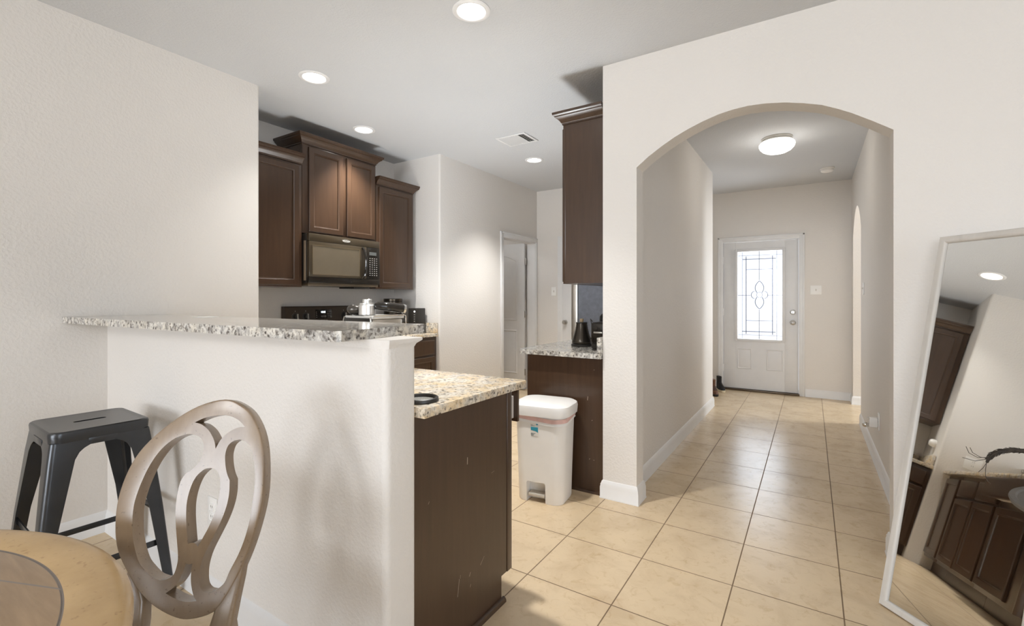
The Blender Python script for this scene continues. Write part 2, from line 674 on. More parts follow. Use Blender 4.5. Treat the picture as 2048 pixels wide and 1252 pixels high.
def vwall(x0, x1, y0, y1, z0, z1, corners, r=0.02):
    """wall block with chosen vertical corners rounded; corners: set of 'ne','nw','se','sw'"""
    pts = []
    for key, cx, cy, sx, sy, a0 in (('ne', x1, y1, 1, 1, 0), ('nw', x0, y1, -1, 1, 90), ('sw', x0, y0, -1, -1, 180), ('se', x1, y0, 1, -1, 270)):
        if key in corners:
            for k in range(7):
                a = radians(a0 + 15 * k)
                pts.append((cx - sx * r + r * cos(a), cy - sy * r + r * sin(a)))
        else:
            pts.append((cx, cy))
    return MB().prism(pts, 'z', z0, z1)


struct('wall_left', vwall(-3.98, XL, -9.0, 1.808, 0, CEIL, {'ne'}), 'wall')
struct('wall_stove', MB().box(-3.98, -3.86, 1.808, 3.66, 0, CEIL), 'wall')
mb = vwall(-3.98, -3.20, 3.64, 3.80, 0, CEIL, {'se'})
mb.box(-3.32, -3.20, 3.80, 4.80, 0, CEIL)
mb.box(-3.32, -3.20, 4.80, 5.62, 2.035, CEIL)
mb.box(-3.32, -3.20, 5.62, 5.65, 0, CEIL)
struct('wall_pantry', mb, 'wall')
struct('wall_pantry_inner', MB().box(-4.95, -4.83, 3.6, 5.65, 0, CEIL).box(-4.83, -3.98, 3.68, 3.80, 0, CEIL), 'wall')
struct('wall_kitchen_end', MB().box(-4.95, -1.12, 5.65, 5.77, 0, CEIL), 'wall')
struct('wall_hall_left', vwall(-1.12, -0.98, 2.90, 5.94, 0, CEIL, {'ne'}, 0.015), 'wall')
struct('wall_foyer_left', MB().box(-2.12, -2.0, 5.77, 7.3, 0, CEIL).box(-2.0, -1.12, 5.771, 5.94, 0, CEIL), 'wall')
# front wall with the door opening
DY = 7.15
mb = MB().box(-2.0, -1.055, DY, DY + 0.14, 0, CEIL).box(-0.13, 2.7, DY, DY + 0.14, 0, CEIL).box(-1.055, -0.13, DY, DY + 0.14, 2.06, CEIL)
struct('wall_front', mb, 'wall')
# arch wall
AX = [(-0.902, 2.067), (-0.83, 2.122), (-0.749, 2.172), (-0.675, 2.212), (-0.597, 2.245), (-0.52, 2.272), (-0.439, 2.294), (-0.365, 2.305), (-0.291, 2.309),
      (-0.205, 2.303), (-0.117, 2.288), (-0.035, 2.266), (0.044, 2.239), (0.105, 2.208), (0.164, 2.174), (0.245, 2.119), (0.326, 2.06)]
poly = [(-1.12, 0), (-0.902, 0)] + AX + [(0.326, 0), (3.7, 0), (3.7, CEIL), (-1.12, CEIL)]
mb = MB().prism(poly, 'y', YA, YA + 0.13)
ed = [e for e in mb.bm.edges if e.calc_length() > 0.03 and len(e.link_faces) == 2 and e.calc_face_angle(0) > 1.2 and abs(e.verts[0].co.y - e.verts[1].co.y) < 1e-4
      and min(v.co.y for v in e.verts) < YA + 0.01 and not all(v.co.z < 0.01 for v in e.verts) and not all(v.co.z > 2.7 for v in e.verts) and max(v.co.x for v in e.verts) < 3]
bmesh.ops.bevel(mb.bm, geom=ed, offset=0.016, segments=4, profile=0.5, affect='EDGES')
struct('wall_arch', mb, 'wall', smooth=50)
# hall right wall with arched opening into the side room
HR = 0.42
na, nb = 5.87, 6.93
pts = [(YA + 0.13, 0), (na, 0), (na, 2.0)]
for k in range(1, 12):
    u = k / 12
    pts.append((na + (nb - na) * u, 2.0 + 0.285 * sin(pi * u) ** 0.75))
pts += [(nb, 2.0), (nb, 0), (DY, 0), (DY, CEIL), (YA + 0.13, CEIL)]
struct('wall_hall_right', MB().prism(pts, 'x', HR, HR + 0.13), 'wall', smooth=50)
struct('wall_side_room', MB().box(2.7, 2.82, 4.6, DY + 0.14, 0, CEIL).box(0.55, 2.7, 4.6, 4.72, 0, CEIL).box(0.55, 2.7, 6.97, DY, 0, CEIL), 'wall')
struct('wall_right', MB().box(3.6, 3.75, -9.0, -2.3, 0, CEIL).box(3.6, 3.75, 0.3, YA, 0, CEIL).box(3.6, 3.75, -2.3, 0.3, 0, 0.4).box(3.6, 3.75, -2.3, 0.3, 2.5, CEIL), 'wall')
struct('wall_back', MB().box(XL, -2.65, -9.0, -8.8, 0, CEIL).box(2.05, 3.75, -9.0, -8.8, 0, CEIL).box(-2.65, 2.05, -9.0, -8.8, 0, 0.4).box(-2.65, 2.05, -9.0, -8.8, 2.5, CEIL), 'wall')
# window frames behind the camera
def window(n, loc, w, h, horizontal):
    r = struct_root('window_%d' % n, loc)
    mb = MB()
    t = 0.05
    def bx(u0, u1, z0, z1):
        if horizontal:
            mb.box(loc[0] + u0, loc[0] + u1, loc[1] - 0.03, loc[1] + 0.03, z0, z1, 0.004)
        else:
            mb.box(loc[0] - 0.03, loc[0] + 0.03, loc[1] + u0, loc[1] + u1, z0, z1, 0.004)
    z0, z1 = loc[2], loc[2] + h
    bx(-w / 2, -w / 2 + t, z0, z1)
    bx(w / 2 - t, w / 2, z0, z1)
    bx(-w / 2 + t, w / 2 - t, z0, z0 + t)
    bx(-w / 2 + t, w / 2 - t, z1 - t, z1)
    bx(-0.02, 0.02, z0 + t, z1 - t)
    mb.build('window_frame', 'trim', r)
    mb = MB()
    for u0, u1 in ((-w / 2 + t, -0.02), (0.02, w / 2 - t)):
        if horizontal:
            mb.box(loc[0] + u0, loc[0] + u1, loc[1] - 0.003, loc[1] + 0.003, z0 + t, z1 - t)
        else:
            mb.box(loc[0] - 0.003, loc[0] + 0.003, loc[1] + u0, loc[1] + u1, z0 + t, z1 - t)
    mb.build('panes', 'pane', r)


window(1, (-0.3, -8.85, 0.4), 4.7, 2.1, True)
window(2, (3.66, -1.0, 0.4), 2.6, 2.1, False)

# half wall carrying the raised bar
BW0, BW1, BWX = 0.97, 1.10, -1.062
mb = vwall(XL, BWX, BW0, BW1, 0, 1.112, {'ne', 'se'}, 0.022)
cap0 = [(XL, BW0), (BWX - 0.012, BW0), (BWX, BW0 + 0.012), (BWX, BW1 - 0.012), (BWX - 0.012, BW1), (XL, BW1)]
cap1 = [(XL, BW0 - 0.001), (BWX - 0.010, BW0 - 0.001), (BWX + 0.004, BW0 + 0.010), (BWX + 0.012, BW1 + 0.012), (BWX - 0.004, BW1 + 0.026), (XL, BW1 + 0.026)]
cm = [(a[0] * 0.75 + b[0] * 0.25, a[1] * 0.75 + b[1] * 0.25) for a, b in zip(cap0, cap1)]
mb.rings([[(x, y, 1.112) for x, y in cap0], [(x, y, 1.122) for x, y in cm], [(x, y, 1.132) for x, y in cap1], [(x, y, 1.1385) for x, y in cap1]])
struct('wall_bar', mb, 'wall', smooth=45)

# ------------------------------------------------------------------ baseboards
BP = [(0, 0), (0.017, 0), (0.017, 0.006), (0.0145, 0.010), (0.0145, 0.072), (0.012, 0.080), (0.012, 0.090), (0.008, 0.097), (0.006, 0.106), (0.0, 0.112)]


def baseboard(side, path, h=1.0):
    struct('baseboard_' + side, MB().sweep(path, [(o, u * h) for o, u in BP]), 'trim', smooth=40)


baseboard('left', [(XL, BW0), (XL, -8.8)][::-1])
baseboard('bar', [(XL, BW0), (BWX - 0.004, BW0), (BWX - 0.004, BW1 - 0.004)])
baseboard('pillar', [(-1.12, YA + 0.02), (-1.12, YA), (-0.902, YA), (-0.902, YA + 0.13), (-0.98, YA + 0.13), (-0.98, 5.94), (-1.12, 5.94)])
baseboard('arch_right', [(HR, na), (HR, YA + 0.13), (0.326, YA + 0.13), (0.326, YA), (3.6, YA)])
baseboard('front', [(-2.0, DY), (-1.117, DY)], 0.9)
baseboard('front_right', [(-0.068, DY), (HR, DY), (HR, nb), (HR + 0.13, nb)], 0.9)
baseboard('side_room', [(0.56, 6.97), (2.7, 6.97)], 0.9)
baseboard('pantry', [(-3.20, 3.70), (-3.20, 4.735)])
baseboard('kitchen_end', [(-3.185, 5.65), (-2.89, 5.65)])

# ------------------------------------------------------------------ front door
d = struct_root('door_1', (-0.592, DY, 0))
x0, x1 = -1.041, -0.143
gx0, gx1, gz0, gz1 = -0.862, -0.328, 0.716, 1.912
yf, yb = DY + 0.015, DY + 0.058
mb = MB()
mb.box(x0, gx0 - 0.03, yf, yb, 0.03, 2.045, 0.002)
mb.box(gx1 + 0.03, x1, yf, yb, 0.03, 2.045, 0.002)
mb.box(gx0 - 0.03, gx1 + 0.03, yf, yb, gz1 + 0.03, 2.045)
mb.box(gx0 - 0.03, gx1 + 0.03, yf, yb, 0.03, gz0 - 0.03)
mb.build('door_leaf', 'door', d)


def raised_panel(u0, u1, z0, z1, y):
    """moulded rectangle on a face looking to -y"""
    mb = MB()
    prof = [(0.0, 0.0), (0.010, 0.006), (0.020, -0.0005), (0.032, 0.003), (0.036, 0.004)]
    rr = []
    for o, hgt in prof:
        rr.append([(u0 + o, y - hgt, z0 + o), (u1 - o, y - hgt, z0 + o), (u1 - o, y - hgt, z1 - o), (u0 + o, y - hgt, z1 - o)])
    return mb.rings(rr, True, False, True)


raised_panel(-0.867, -0.684, 0.30, 0.585, yf).build('door_panel', 'door', d)
raised_panel(-0.512, -0.312, 0.30, 0.585, yf).build('door_panel', 'door', d)
# lite frame
mb = MB()
for a0, a1, b0, b1 in ((gx0 - 0.035, gx0, gz0 - 0.035, gz1 + 0.035), (gx1, gx1 + 0.035, gz0 - 0.035, gz1 + 0.035), (gx0, gx1, gz1, gz1 + 0.035), (gx0, gx1, gz0 - 0.035, gz0)):
    mb.box(a0, a1, yf - 0.014, yb, b0, b1, 0.005)
lite = mb.build('glass_frame', 'door', d)
MB().box(gx0, gx1, yf + 0.012, yf + 0.018, gz0, gz1).build('glass', 'pane', lite)
# leaded pattern
mb = MB()
yc = yf + 0.010
gw, gh = gx1 - gx0, gz1 - gz0
cxg = (gx0 + gx1) / 2
czg = gz0 + gh * 0.503


def fx(u):
    return gx0 + gw * u


def fz(v):
    return gz1 - gh * v


def ln(u0, v0, u1, v1, r=0.0032):
    mb.tube([(fx(u0), yc, fz(v0)), (fx(u1), yc, fz(v1))], r, 6)


ln(0.11, 0.0, 0.11, 1.0, 0.0022)
ln(0.885, 0.0, 0.885, 1.0, 0.0022)
ln(0, 0.045, 1, 0.045, 0.0022)
ln(0, 0.955, 1, 0.955, 0.0022)
ln(0.195, 0.055, 0.195, 0.945, 0.0048)
ln(0.79, 0.055, 0.79, 0.945, 0.0048)
ln(0.115, 0.088, 0.87, 0.088, 0.0048)
ln(0.10, 0.915, 0.86, 0.915, 0.0048)
ln(0.195, 0.205, 0.79, 0.205)
ln(0.195, 0.79, 0.79, 0.79)
ln(0.495, 0.0, 0.495, 0.33)
ln(0.495, 0.665, 0.495, 1.0)
ln(0.0, 0.5, 0.30, 0.5)
ln(0.69, 0.5, 1.0, 0.5)
mb.build('leading', 'came', lite)
mb = MB()


def petal(sgn):
    out = []
    for k in range(13):
        u = k / 12
        zz = 0.030 + 0.16 * u
        ww = 0.052 * sin(pi * min(1, 0.16 + 0.84 * u)) ** 0.8 if u < 1 else 0
        out.append((ww, sgn * zz))
    return out


for sgn in (1, -1):
    p = petal(sgn)
    for sx in (1, -1):
        mb.tube([(cxg + sx * a, yc, czg + b) for a, b in p], 0.0048, 6)
for sx in (1, -1):
    pts = []
    for k in range(13):
        a = radians(-78 + 156 * k / 12)
        pts.append((cxg + sx * (0.048 + 0.052 * cos(a)), yc, czg + 0.052 * sin(a)))
    mb.tube(pts, 0.0042, 6)
pts = [(cxg + 0.036 * cos(a), yc, czg + 0.036 * sin(a)) for a in [2 * pi * k / 20 for k in range(21)]]
mb.tube(pts, 0.003, 6)
mb.build('leaded_flower', 'came', lite)
# hardware
for zz, nm in ((1.088, 'deadbolt'), (0.952, 'door_knob')):
    c = (-0.205, yf, zz)
    mb = MB().lathe([(0.001, 0.0), (0.034, 0.0), (0.034, -0.004), (0.03, -0.010), (0.016, -0.013), (0.001, -0.013)], c, 24, 'y')
    if nm == 'door_knob':
        mb.lathe([(0.012, -0.010), (0.012, -0.03), (0.024, -0.036), (0.029, -0.048), (0.026, -0.060), (0.012, -0.066), (0.001, -0.067)], c, 24, 'y')
    else:
        mb.lathe([(0.022, -0.013), (0.022, -0.022), (0.018, -0.026), (0.001, -0.026)], c, 24, 'y')
        mb.box(-0.205 - 0.004, -0.205 + 0.004, yf - 0.042, yf - 0.024, zz - 0.016, zz + 0.016, 0.002)
    mb.build(nm, 'nickel', d)
for zz in (1.80, 1.08, 0.30):
    MB().box(x0 - 0.012, x0 + 0.004, yf - 0.006, yf + 0.01, zz - 0.05, zz + 0.05, 0.002).build('hinge', 'trim', d)
# threshold
MB().box(-1.055, -0.13, DY - 0.02, DY + 0.13, 0.0, 0.025, 0.004).build('threshold', simple('threshold_bronze', (0.10, 0.07, 0.045), 0.4, 0.6), d)


def casing(n, faces, mat='trim'):
    mb = MB()
    for f in faces:
        mb.box(*f, 0.006)
    struct('trim_%d' % n, mb, mat)


CW = 0.058
mb = MB()
for a0, a1, b0, b1 in ((-1.055 - CW, -1.055 + 0.004, 0, 2.06 + CW), (-0.13 - 0.004, -0.13 + CW, 0, 2.06 + CW), (-1.055, -0.13, 2.06, 2.06 + CW)):
    mb.box(a0, a1, DY - 0.012, DY + 0.02, b0, b1, 0.003)
    wid = a1 - a0 < 0.1
    if wid:
        mb.box(a0 + 0.002, a0 + 0.022, DY - 0.018, DY, b0, b1 - 0.002, 0.003) if a0 < -1 else mb.box(a1 - 0.022, a1 - 0.002, DY - 0.018, DY, b0, b1 - 0.002, 0.003)
    else:
        mb.box(a0 - CW + 0.002, a1 + CW - 0.002, DY - 0.018, DY, b1 - 0.022, b1 - 0.002, 0.003)
mb.box(-1.055, -1.045, DY - 0.005, DY + 0.14, 0, 2.06).box(-0.14, -0.13, DY - 0.005, DY + 0.14, 0, 2.06).box(-1.045, -0.14, DY - 0.005, DY + 0.14, 2.05, 2.06)
struct('trim_1', mb, 'trim')

# ------------------------------------------------------------------ pantry doorway + open leaf
PX = -3.20
mb = MB()
for y0, y1, z0, z1 in ((4.80 - CW, 4.806, 0, 2.035 + CW), (5.614, 5.645, 0, 2.035 + CW), (4.80, 5.62, 2.03, 2.035 + CW)):
    mb.box(PX, PX + 0.014, y0, y1, z0, z1, 0.003)
mb.box(PX, PX + 0.02, 4.80 - CW + 0.002, 4.80 - CW + 0.02, 0, 2.035 + CW - 0.002, 0.003)
mb.box(PX, PX + 0.02, 4.80 - CW + 0.002, 5.645, 2.035 + CW - 0.02, 2.035 + CW - 0.002, 0.003)
mb.box(PX - 0.125, PX + 0.002, 4.80, 4.812, 0, 2.035).box(PX - 0.125, PX + 0.002, 5.606, 5.62, 0, 2.035).box(PX - 0.125, PX + 0.002, 4.812, 5.606, 2.022, 2.035)
struct('trim_2', mb, 'trim')
d2 = struct_root('door_2', (-3.34, 5.57, 0))
lx0, lx1 = -4.13, -3.345
yl = 5.555
MB().box(lx0, lx1, yl, yl + 0.035, 0.012, 2.03, 0.002).build('door_leaf', 'door', d2)


def moulded_poly(poly, y, prof=((0, 0), (0.012, 0.008), (0.024, -0.001), (0.042, 0.005))):
    cx = sum(p[0] for p in poly) / len(poly)
    n = len(poly)
    rr = []
    for o, h in prof:
        ring = []
        for i in range(n):
            a, b, c = Vector(poly[i - 1]), Vector(poly[i]), Vector(poly[(i + 1) % n])
            d1, d2_ = (b - a).normalized(), (c - b).normalized()
            n1, n2 = Vector((-d1.y, d1.x)), Vector((-d2_.y, d2_.x))
            m = n1 + n2
            m = m / max(0.3, m.dot(n1))
            q = b + m * o
            ring.append((q.x, y - h, q.y))
        rr.append(ring)
    return MB().rings(rr, True, False, True)


pa, pb = lx0 + 0.115, lx1 - 0.115
arch = [(pa, 0.96), (pb, 0.96), (pb, 1.80)] + [(pb + (pa - pb) * k / 10, 1.80 + 0.085 * sin(pi * k / 10)) for k in range(1, 10)] + [(pa, 1.80)]
moulded_poly(arch, yl).build('door_panel', 'door', d2)
moulded_poly([(pa, 0.22), (pb, 0.22), (pb, 0.83), (pa, 0.83)], yl).build('door_panel', 'door', d2)
for zz in (1.78, 1.05, 0.25):
    MB().box(lx1 - 0.002, lx1 + 0.02, yl + 0.004, yl + 0.02, zz - 0.045, zz + 0.045, 0.002).build('hinge', 'nickel', d2)
MB().lathe([(0.001, 0), (0.028, 0), (0.026, -0.008), (0.011, -0.011), (0.011, -0.03), (0.024, -0.04), (0.024, -0.055), (0.001, -0.06)], (lx0 + 0.065, yl, 0.95), 20, 'y').build('door_knob', 'nickel', d2)

# narrow closet door on the far kitchen wall
d3 = struct_root('door_3', (-2.72, 5.65, 0))
MB().box(-2.803, -2.645, 5.632, 5.652, 0.012, 2.03, 0.002).build('door_leaf', 'door', d3)
MB().lathe([(0.001, 0), (0.030, 0), (0.028, -0.008), (0.011, -0.011), (0.011, -0.03), (0.024, -0.036), (0.028, -0.05), (0.02, -0.062), (0.001, -0.064)], (-2.752, 5.632, 0.955), 20, 'y').build('door_knob', 'nickel', d3)
MB().box(-2.65, -2.642, 5.622, 5.634, 1.30, 1.39, 0.002).build('hinge', 'nickel', d3)
mb = MB()
for a0, a1, z0, z1 in ((-2.873, -2.805, 0, 2.10), (-2.640, -2.575, 0, 2.10), (-2.805, -2.640, 2.035, 2.10)):
    mb.box(a0, a1, 5.636, 5.652, z0, z1, 0.003)
struct('trim_3', mb, 'trim')


# ------------------------------------------------------------------ cabinets
class Face:
    """maps (u right, v up, w out) of a cabinet front to the world"""
    def __init__(s, o, u, w):
        s.o, s.u, s.w = Vector(o), Vector(u), Vector(w)

    def p(s, u, v, w):
        return s.o + s.u * u + s.w * w + Vector((0, 0, v))

    def mat(s):
        m = Matrix((s.u, Vector((0, 0, 1)), s.w)).transposed().to_4x4()
        m.translation = s.o
        return m


def fbox(F, mb, u0, u1, v0, v1, w0, w1, bev=0.0):
    return mb.box(u0, u1, v0, v1, w0, w1, bev, 2, F.mat())


def panel_door(F, u0, u1, v0, v1, t=0.02, fr=0.055):
    """recessed-panel door as rings from the back to the panel"""
    def r(i, w):
        return [F.p(u0 + i, v0 + i, w), F.p(u1 - i, v0 + i, w), F.p(u1 - i, v1 - i, w), F.p(u0 + i, v1 - i, w)]
    rr = [r(0, 0.001), r(0, t - 0.004), r(0.004, t), r(fr - 0.012, t), r(fr - 0.008, t - 0.003), r(fr - 0.002, t - 0.0045), r(fr, t - 0.011), r(fr + 0.006, t - 0.011)]
    return MB().rings(rr)


def slab_front(F, u0, u1, v0, v1, t=0.02):
    def r(i, w):
        return [F.p(u0 + i, v0 + i, w), F.p(u1 - i, v0 + i, w), F.p(u1 - i, v1 - i, w), F.p(u0 + i, v1 - i, w)]
    rr = [r(0, 0.001), r(0, t - 0.006), r(0.004, t - 0.002), r(0.012, t), r(0.02, t)]
    return MB().rings(rr)


CROWN = [(0.0, 0.0), (0.006, 0.0), (0.006, 0.010), (0.012, 0.014), (0.018, 0.026), (0.032, 0.040), (0.044, 0.048), (0.046, 0.056), (0.056, 0.062), (0.058, 0.078), (0.0, 0.078)]


def crown(F, u0, u1, depth, v, left=True, right=True):
    pts = []
    if left:
        pts.append(F.p(u0, 0, -depth))
    pts += [F.p(u0, 0, 0), F.p(u1, 0, 0)]
    if right:
        pts.append(F.p(u1, 0, -depth))
    path = [(p.x, p.y) for p in pts]
    # travel so that "right of travel" is outward
    a = Vector(path[-1 if not right else -2]) - Vector(path[0 if not left else 1])
    out = Vector((a.y, -a.x)).dot(Vector((F.w.x, F.w.y)))
    if out < 0:
        path = path[::-1]
    mb = MB().sweep(path, CROWN, z=v)
    mb.box(u0 + 0.001, u1 - 0.001, v + 0.001, v + 0.076, -depth + 0.001, -0.001, 0, 2, F.mat())
    return mb


def upper(name, label, F, u0, u1, v0, v1, depth, doors, cl=True, cr=True, group='espresso wall cabinets', fr=0.045):
    t = thing(name, label, 'cabinet', tuple(F.p((u0 + u1) / 2, v0, -depth / 2)), 0, group)
    mb = MB()
    fbox(F, mb, u0 + 0.002, u1 - 0.002, v0 + 0.002, v1, -depth + 0.003, -0.018)
    mb.build('body', 'cabinet', t)
    mb = MB()
    fbox(F, mb, u0, u1, v0, v1, -0.018, 0.0, 0.0015)
    mb.build('face_frame', 'cabinet', t)
    for a, b in doors:
        panel_door(F, a, b, v0 + 0.015, v1 - 0.018).build('door', 'cabinet', t)
    crown(F, u0, u1, depth - 0.004, v1, cl, cr).build('crown_moulding', 'cabinet', t)
    return t


FS = Face((-3.53, 0, 0), (0, 1, 0), (1, 0, 0))           # stove wall uppers, u = world y
upper('wall_cabinet', 'dark wall cabinet between the light wall corner and the microwave', FS, 1.815, 2.318, 1.36, 2.365, 0.328, [(1.86, 2.285)], False, False)
upper('wall_cabinet', 'tall two-door cabinet above the microwave, its crown the highest', FS, 2.322, 3.092, 1.808, 2.545, 0.328, [(2.375, 2.711), (2.752, 3.072)])
upper('wall_cabinet', 'dark wall cabinet right of the microwave, beside the light wall return', FS, 3.096, 3.597, 1.36, 2.365, 0.328, [(3.128, 3.565)], False, True)

FR = Face((-1.425, 0, 0), (0, -1, 0), (-1, 0, 0))        # right run uppers, face -x, u = -y
upper('wall_cabinet', 'dark wall cabinet hung beside the arch wall, seen from its plain side', FR, -3.75, -2.88, 1.365, 2.445, 0.300, [(-3.72, -3.33), (-3.30, -2.905)], True, True)


def base_cab(name, label, F, u0, u1, depth, doors, drawers, group, kick=True, v1=0.88, openup=None, end=None):
    t = thing(name, label, 'cabinet', tuple(F.p((u0 + u1) / 2, 0, -depth / 2)), 0, group)
    mb = MB()
    fbox(F, mb, u0 + 0.001, u1 - 0.001, 0.105, v1, -depth + 0.003, -0.02)
    fbox(F, mb, u0 + 0.001, u1 - 0.001, 0.0, 0.106, -depth + 0.003, -0.075)
    mb.build('body', 'cabinet', t)
    mb = MB()
    fbox(F, mb, u0, u1, 0.105, v1, -0.02, 0.0, 0.0015)
    mb.build('face_frame', 'cabinet', t)
    for a, b, c, e in doors:
        panel_door(F, a, b, c, e).build('door', 'cabinet', t)
    for a, b, c, e, pull in drawers:
        F2 = Face(F.o + F.w * pull, F.u, F.w)
        dr = slab_front(F2, a, b, c, e).build('drawer', 'cabinet', t)
        if pull > 0:
            mb = MB()
            fbox(F, mb, a + 0.02, a + 0.032, c + 0.015, e - 0.03, 0.0, pull)
            fbox(F, mb, b - 0.032, b - 0.02, c + 0.015, e - 0.03, 0.0, pull)
            fbox(F, mb, a + 0.032, b - 0.032, c + 0.015, c + 0.025, 0.0, pull)
            mb.build('drawer_box', 'offwhite', dr)
    return t


# stove wall base run
FB = Face((-3.245, 0, 0), (0, 1, 0), (1, 0, 0))
base_cab('base_cabinet', 'dark base cabinet left of the range, at the end of the dining wall', FB, 1.812, 2.318, 0.61, [(1.84, 2.295, 0.135, 0.68)], [(1.84, 2.295, 0.70, 0.85, 0)], 'base cabinets on the range wall')
base_cab('base_cabinet', 'dark base cabinet right of the range, under the golden counter end', FB, 3.096, 3.636, 0.61, [(3.125, 3.60, 0.135, 0.68)], [(3.125, 3.60, 0.70, 0.85, 0)], 'base cabinets on the range wall')
ct = MB().box(-3.857, -3.215, 3.098, 3.637, 0.881, 0.914, 0.004)
ct = ct.build('countertop', 'granite')
tag(ct, 'golden granite countertop right of the range', 'countertop')
bs = MB().box(-3.857, -3.838, 3.10, 3.617, 0.9145, 1.016, 0.002).box(-3.857, -3.22, 3.618, 3.637, 0.9145, 1.016, 0.002).build('backsplash', 'granite')
bs.parent = ct
ct = MB().box(-3.857, -3.215, 1.811, 2.318, 0.881, 0.914, 0.004).build('countertop', 'granite')
tag(ct, 'golden granite countertop left of the range, by the dining wall end', 'countertop')
bs = MB().box(-3.857, -3.838, 1.832, 2.316, 0.9145, 1.016, 0.002).box(-3.857, -3.25, 1.8115, 1.831, 0.9145, 1.016, 0.002).build('backsplash', 'granite')
bs.parent = ct

# ------------------------------------------------------------------ peninsula
FP = Face((0, 1.68, 0), (-1, 0, 0), (0, 1, 0))           # u = -x
PD = 0.575
pg = 'peninsula base cabinets'
base_cab('base_cabinet', 'dark peninsula cabinet nearest the dining wall', FP, 2.80, 3.238, PD, [(2.83, 3.21, 0.135, 0.85)], [], pg)
base_cab('base_cabinet', 'two-door dark peninsula cabinet in the middle of its run', FP, 1.835, 2.798, PD, [(2.335, 2.775, 0.135, 0.68), (1.86, 2.305, 0.135, 0.68)], [(2.335, 2.775, 0.70, 0.85, 0), (1.86, 2.305, 0.70, 0.85, 0)], pg)
t = base_cab('base_cabinet', 'dark peninsula end cabinet with drawer pulled open and scuffed side panel', FP, 1.10, 1.833, PD, [(1.28, 1.81, 0.135, 0.68)], [(1.105, 1.80, 0.715, 0.858, 0.095)], pg)
# end panel with toe notch and shoe moulding (faces +x)
mb = MB().prism([(1.104, 0.0), (1.622, 0.0), (1.622, 0.108), (1.66, 0.108), (1.66, 0.879), (1.104, 0.879)], 'x', -1.099, -1.088)
mb.build('end_panel', 'cabinet', t)
mb = MB().box(-1.098, -1.086, 1.664, 1.70, 0.106, 0.879, 0.002)
mb.build('corner_stile', 'cabinet', t)
mb = MB().sweep([(-1.088, 1.635), (-1.088, 1.106)][::-1], [(0, 0), (0.016, 0), (0.016, 0.008), (0.012, 0.016), (0.004, 0.02), (0, 0.02)])
mb.build('shoe_moulding', 'cabinet', t)
# pale scratches on the panel
scr_m = simple('pale_scratch', (0.36, 0.29, 0.22), 0.6)
for y0, z0, y1, z1, r in ((1.335, 0.175, 1.345, 0.235, 0.0011), (1.35, 0.235, 1.352, 0.247, 0.0008), (1.405, 0.215, 1.412, 0.228, 0.0009), (1.41, 0.172, 1.414, 0.182, 0.0009), (1.475, 0.225, 1.50, 0.248, 0.0007),
                          (1.392, 0.642, 1.393, 0.668, 0.0022), (1.18, 0.57, 1.185, 0.578, 0.0008), (1.55, 0.56, 1.57, 0.563, 0.0006)):
    MB().tube([(-1.0878, y0, z0), (-1.0878, y1, z1)], r * 0.8, 6).build('scratch', scr_m, t)
ct = MB().box(XL + 0.003, -1.032, 1.132, 1.733, 0.881, 0.914, 0.005)
ct.box(XL + 0.003, -1.032, 1.1015, 1.133, 0.881, 0.914, 0.003)
ct = ct.build('countertop', 'granite')
tag(ct, 'golden granite countertop of the peninsula, behind the half wall', 'countertop')

# raised bar slab
poly = [(XL + 0.002, 0.785), (-1.155, 0.852), (-1.140, 0.856), (-1.133, 0.868), (-1.186, 1.262), (-1.192, 1.272), (-1.202, 1.276), (XL + 0.002, 1.25)]
mb = MB().prism(poly, 'z', 1.139, 1.1705)
ed = [e for e in mb.bm.edges if len(e.link_faces) == 2 and e.calc_face_angle(0) > 1.0 and abs(e.verts[0].co.z - e.verts[1].co.z) < 1e-5]
bmesh.ops.bevel(mb.bm, geom=ed, offset=0.004, segments=2, profile=0.5, affect='EDGES')
o = mb.build('bar_counter', 'granite_bar')
tag(o, 'speckled grey granite bar slab on the half wall', 'countertop')
o = MB().box(-2.62, -2.52, 1.12, 1.20, 1.1707, 1.1725, 0.0006).build('paper_card', 'paper')
tag(o, 'small white card lying on the grey granite bar', 'paper')

# ------------------------------------------------------------------ right run
FQ = Face((-1.70, 0, 0), (0, -1, 0), (-1, 0, 0))
t = base_cab('base_cabinet', 'dark base cabinet with plain side panel behind the white trash can', FQ, -4.08, -2.865, 0.578, [(-4.05, -3.68, 0.135, 0.68), (-3.65, -3.29, 0.135, 0.68), (-3.26, -2.90, 0.135, 0.68)],
             [(-4.05, -3.68, 0.70, 0.85, 0), (-3.65, -3.29, 0.70, 0.85, 0), (-3.26, -2.90, 0.70, 0.85, 0)], None)
MB().box(-1.682, -1.124, 2.852, 2.8645, 0.0, 0.879).build('end_panel', 'cabinet', t)
MB().sweep([(-1.66, 2.852), (-1.14, 2.852)], [(0, 0), (0.014, 0), (0.014, 0.008), (0.010, 0.015), (0, 0.018)]).build('shoe_moulding', 'cabinet', t)
for x0_, z0, x1_, z1, r in ((-1.235, 0.60, -1.232, 0.625, 0.0025), (-1.205, 0.47, -1.20, 0.474, 0.002), (-1.222, 0.215, -1.218, 0.222, 0.002), (-1.195, 0.215, -1.185, 0.216, 0.0012), (-1.19, 0.80, -1.187, 0.803, 0.0018)):
    MB().tube([(x0_, 2.8517, z0), (x1_, 2.8517, z1)], r * 0.8, 6).build('scratch', scr_m, t)
ct = MB().prism([(-1.123, 2.795), (-1.123, 4.085), (-1.735, 4.085), (-1.735, 2.835), (-1.722, 2.80), (-1.695, 2.795)][::-1], 'z', 0.881, 0.914)
ct = ct.build('countertop', 'granite_bar')
tag(ct, 'pale speckled granite countertop under the kettle', 'countertop')
bs = MB().box(-1.148, -1.1215, 2.797, 4.08, 0.9145, 1.016, 0.002).build('backsplash', 'granite_bar')
bs.parent = ct

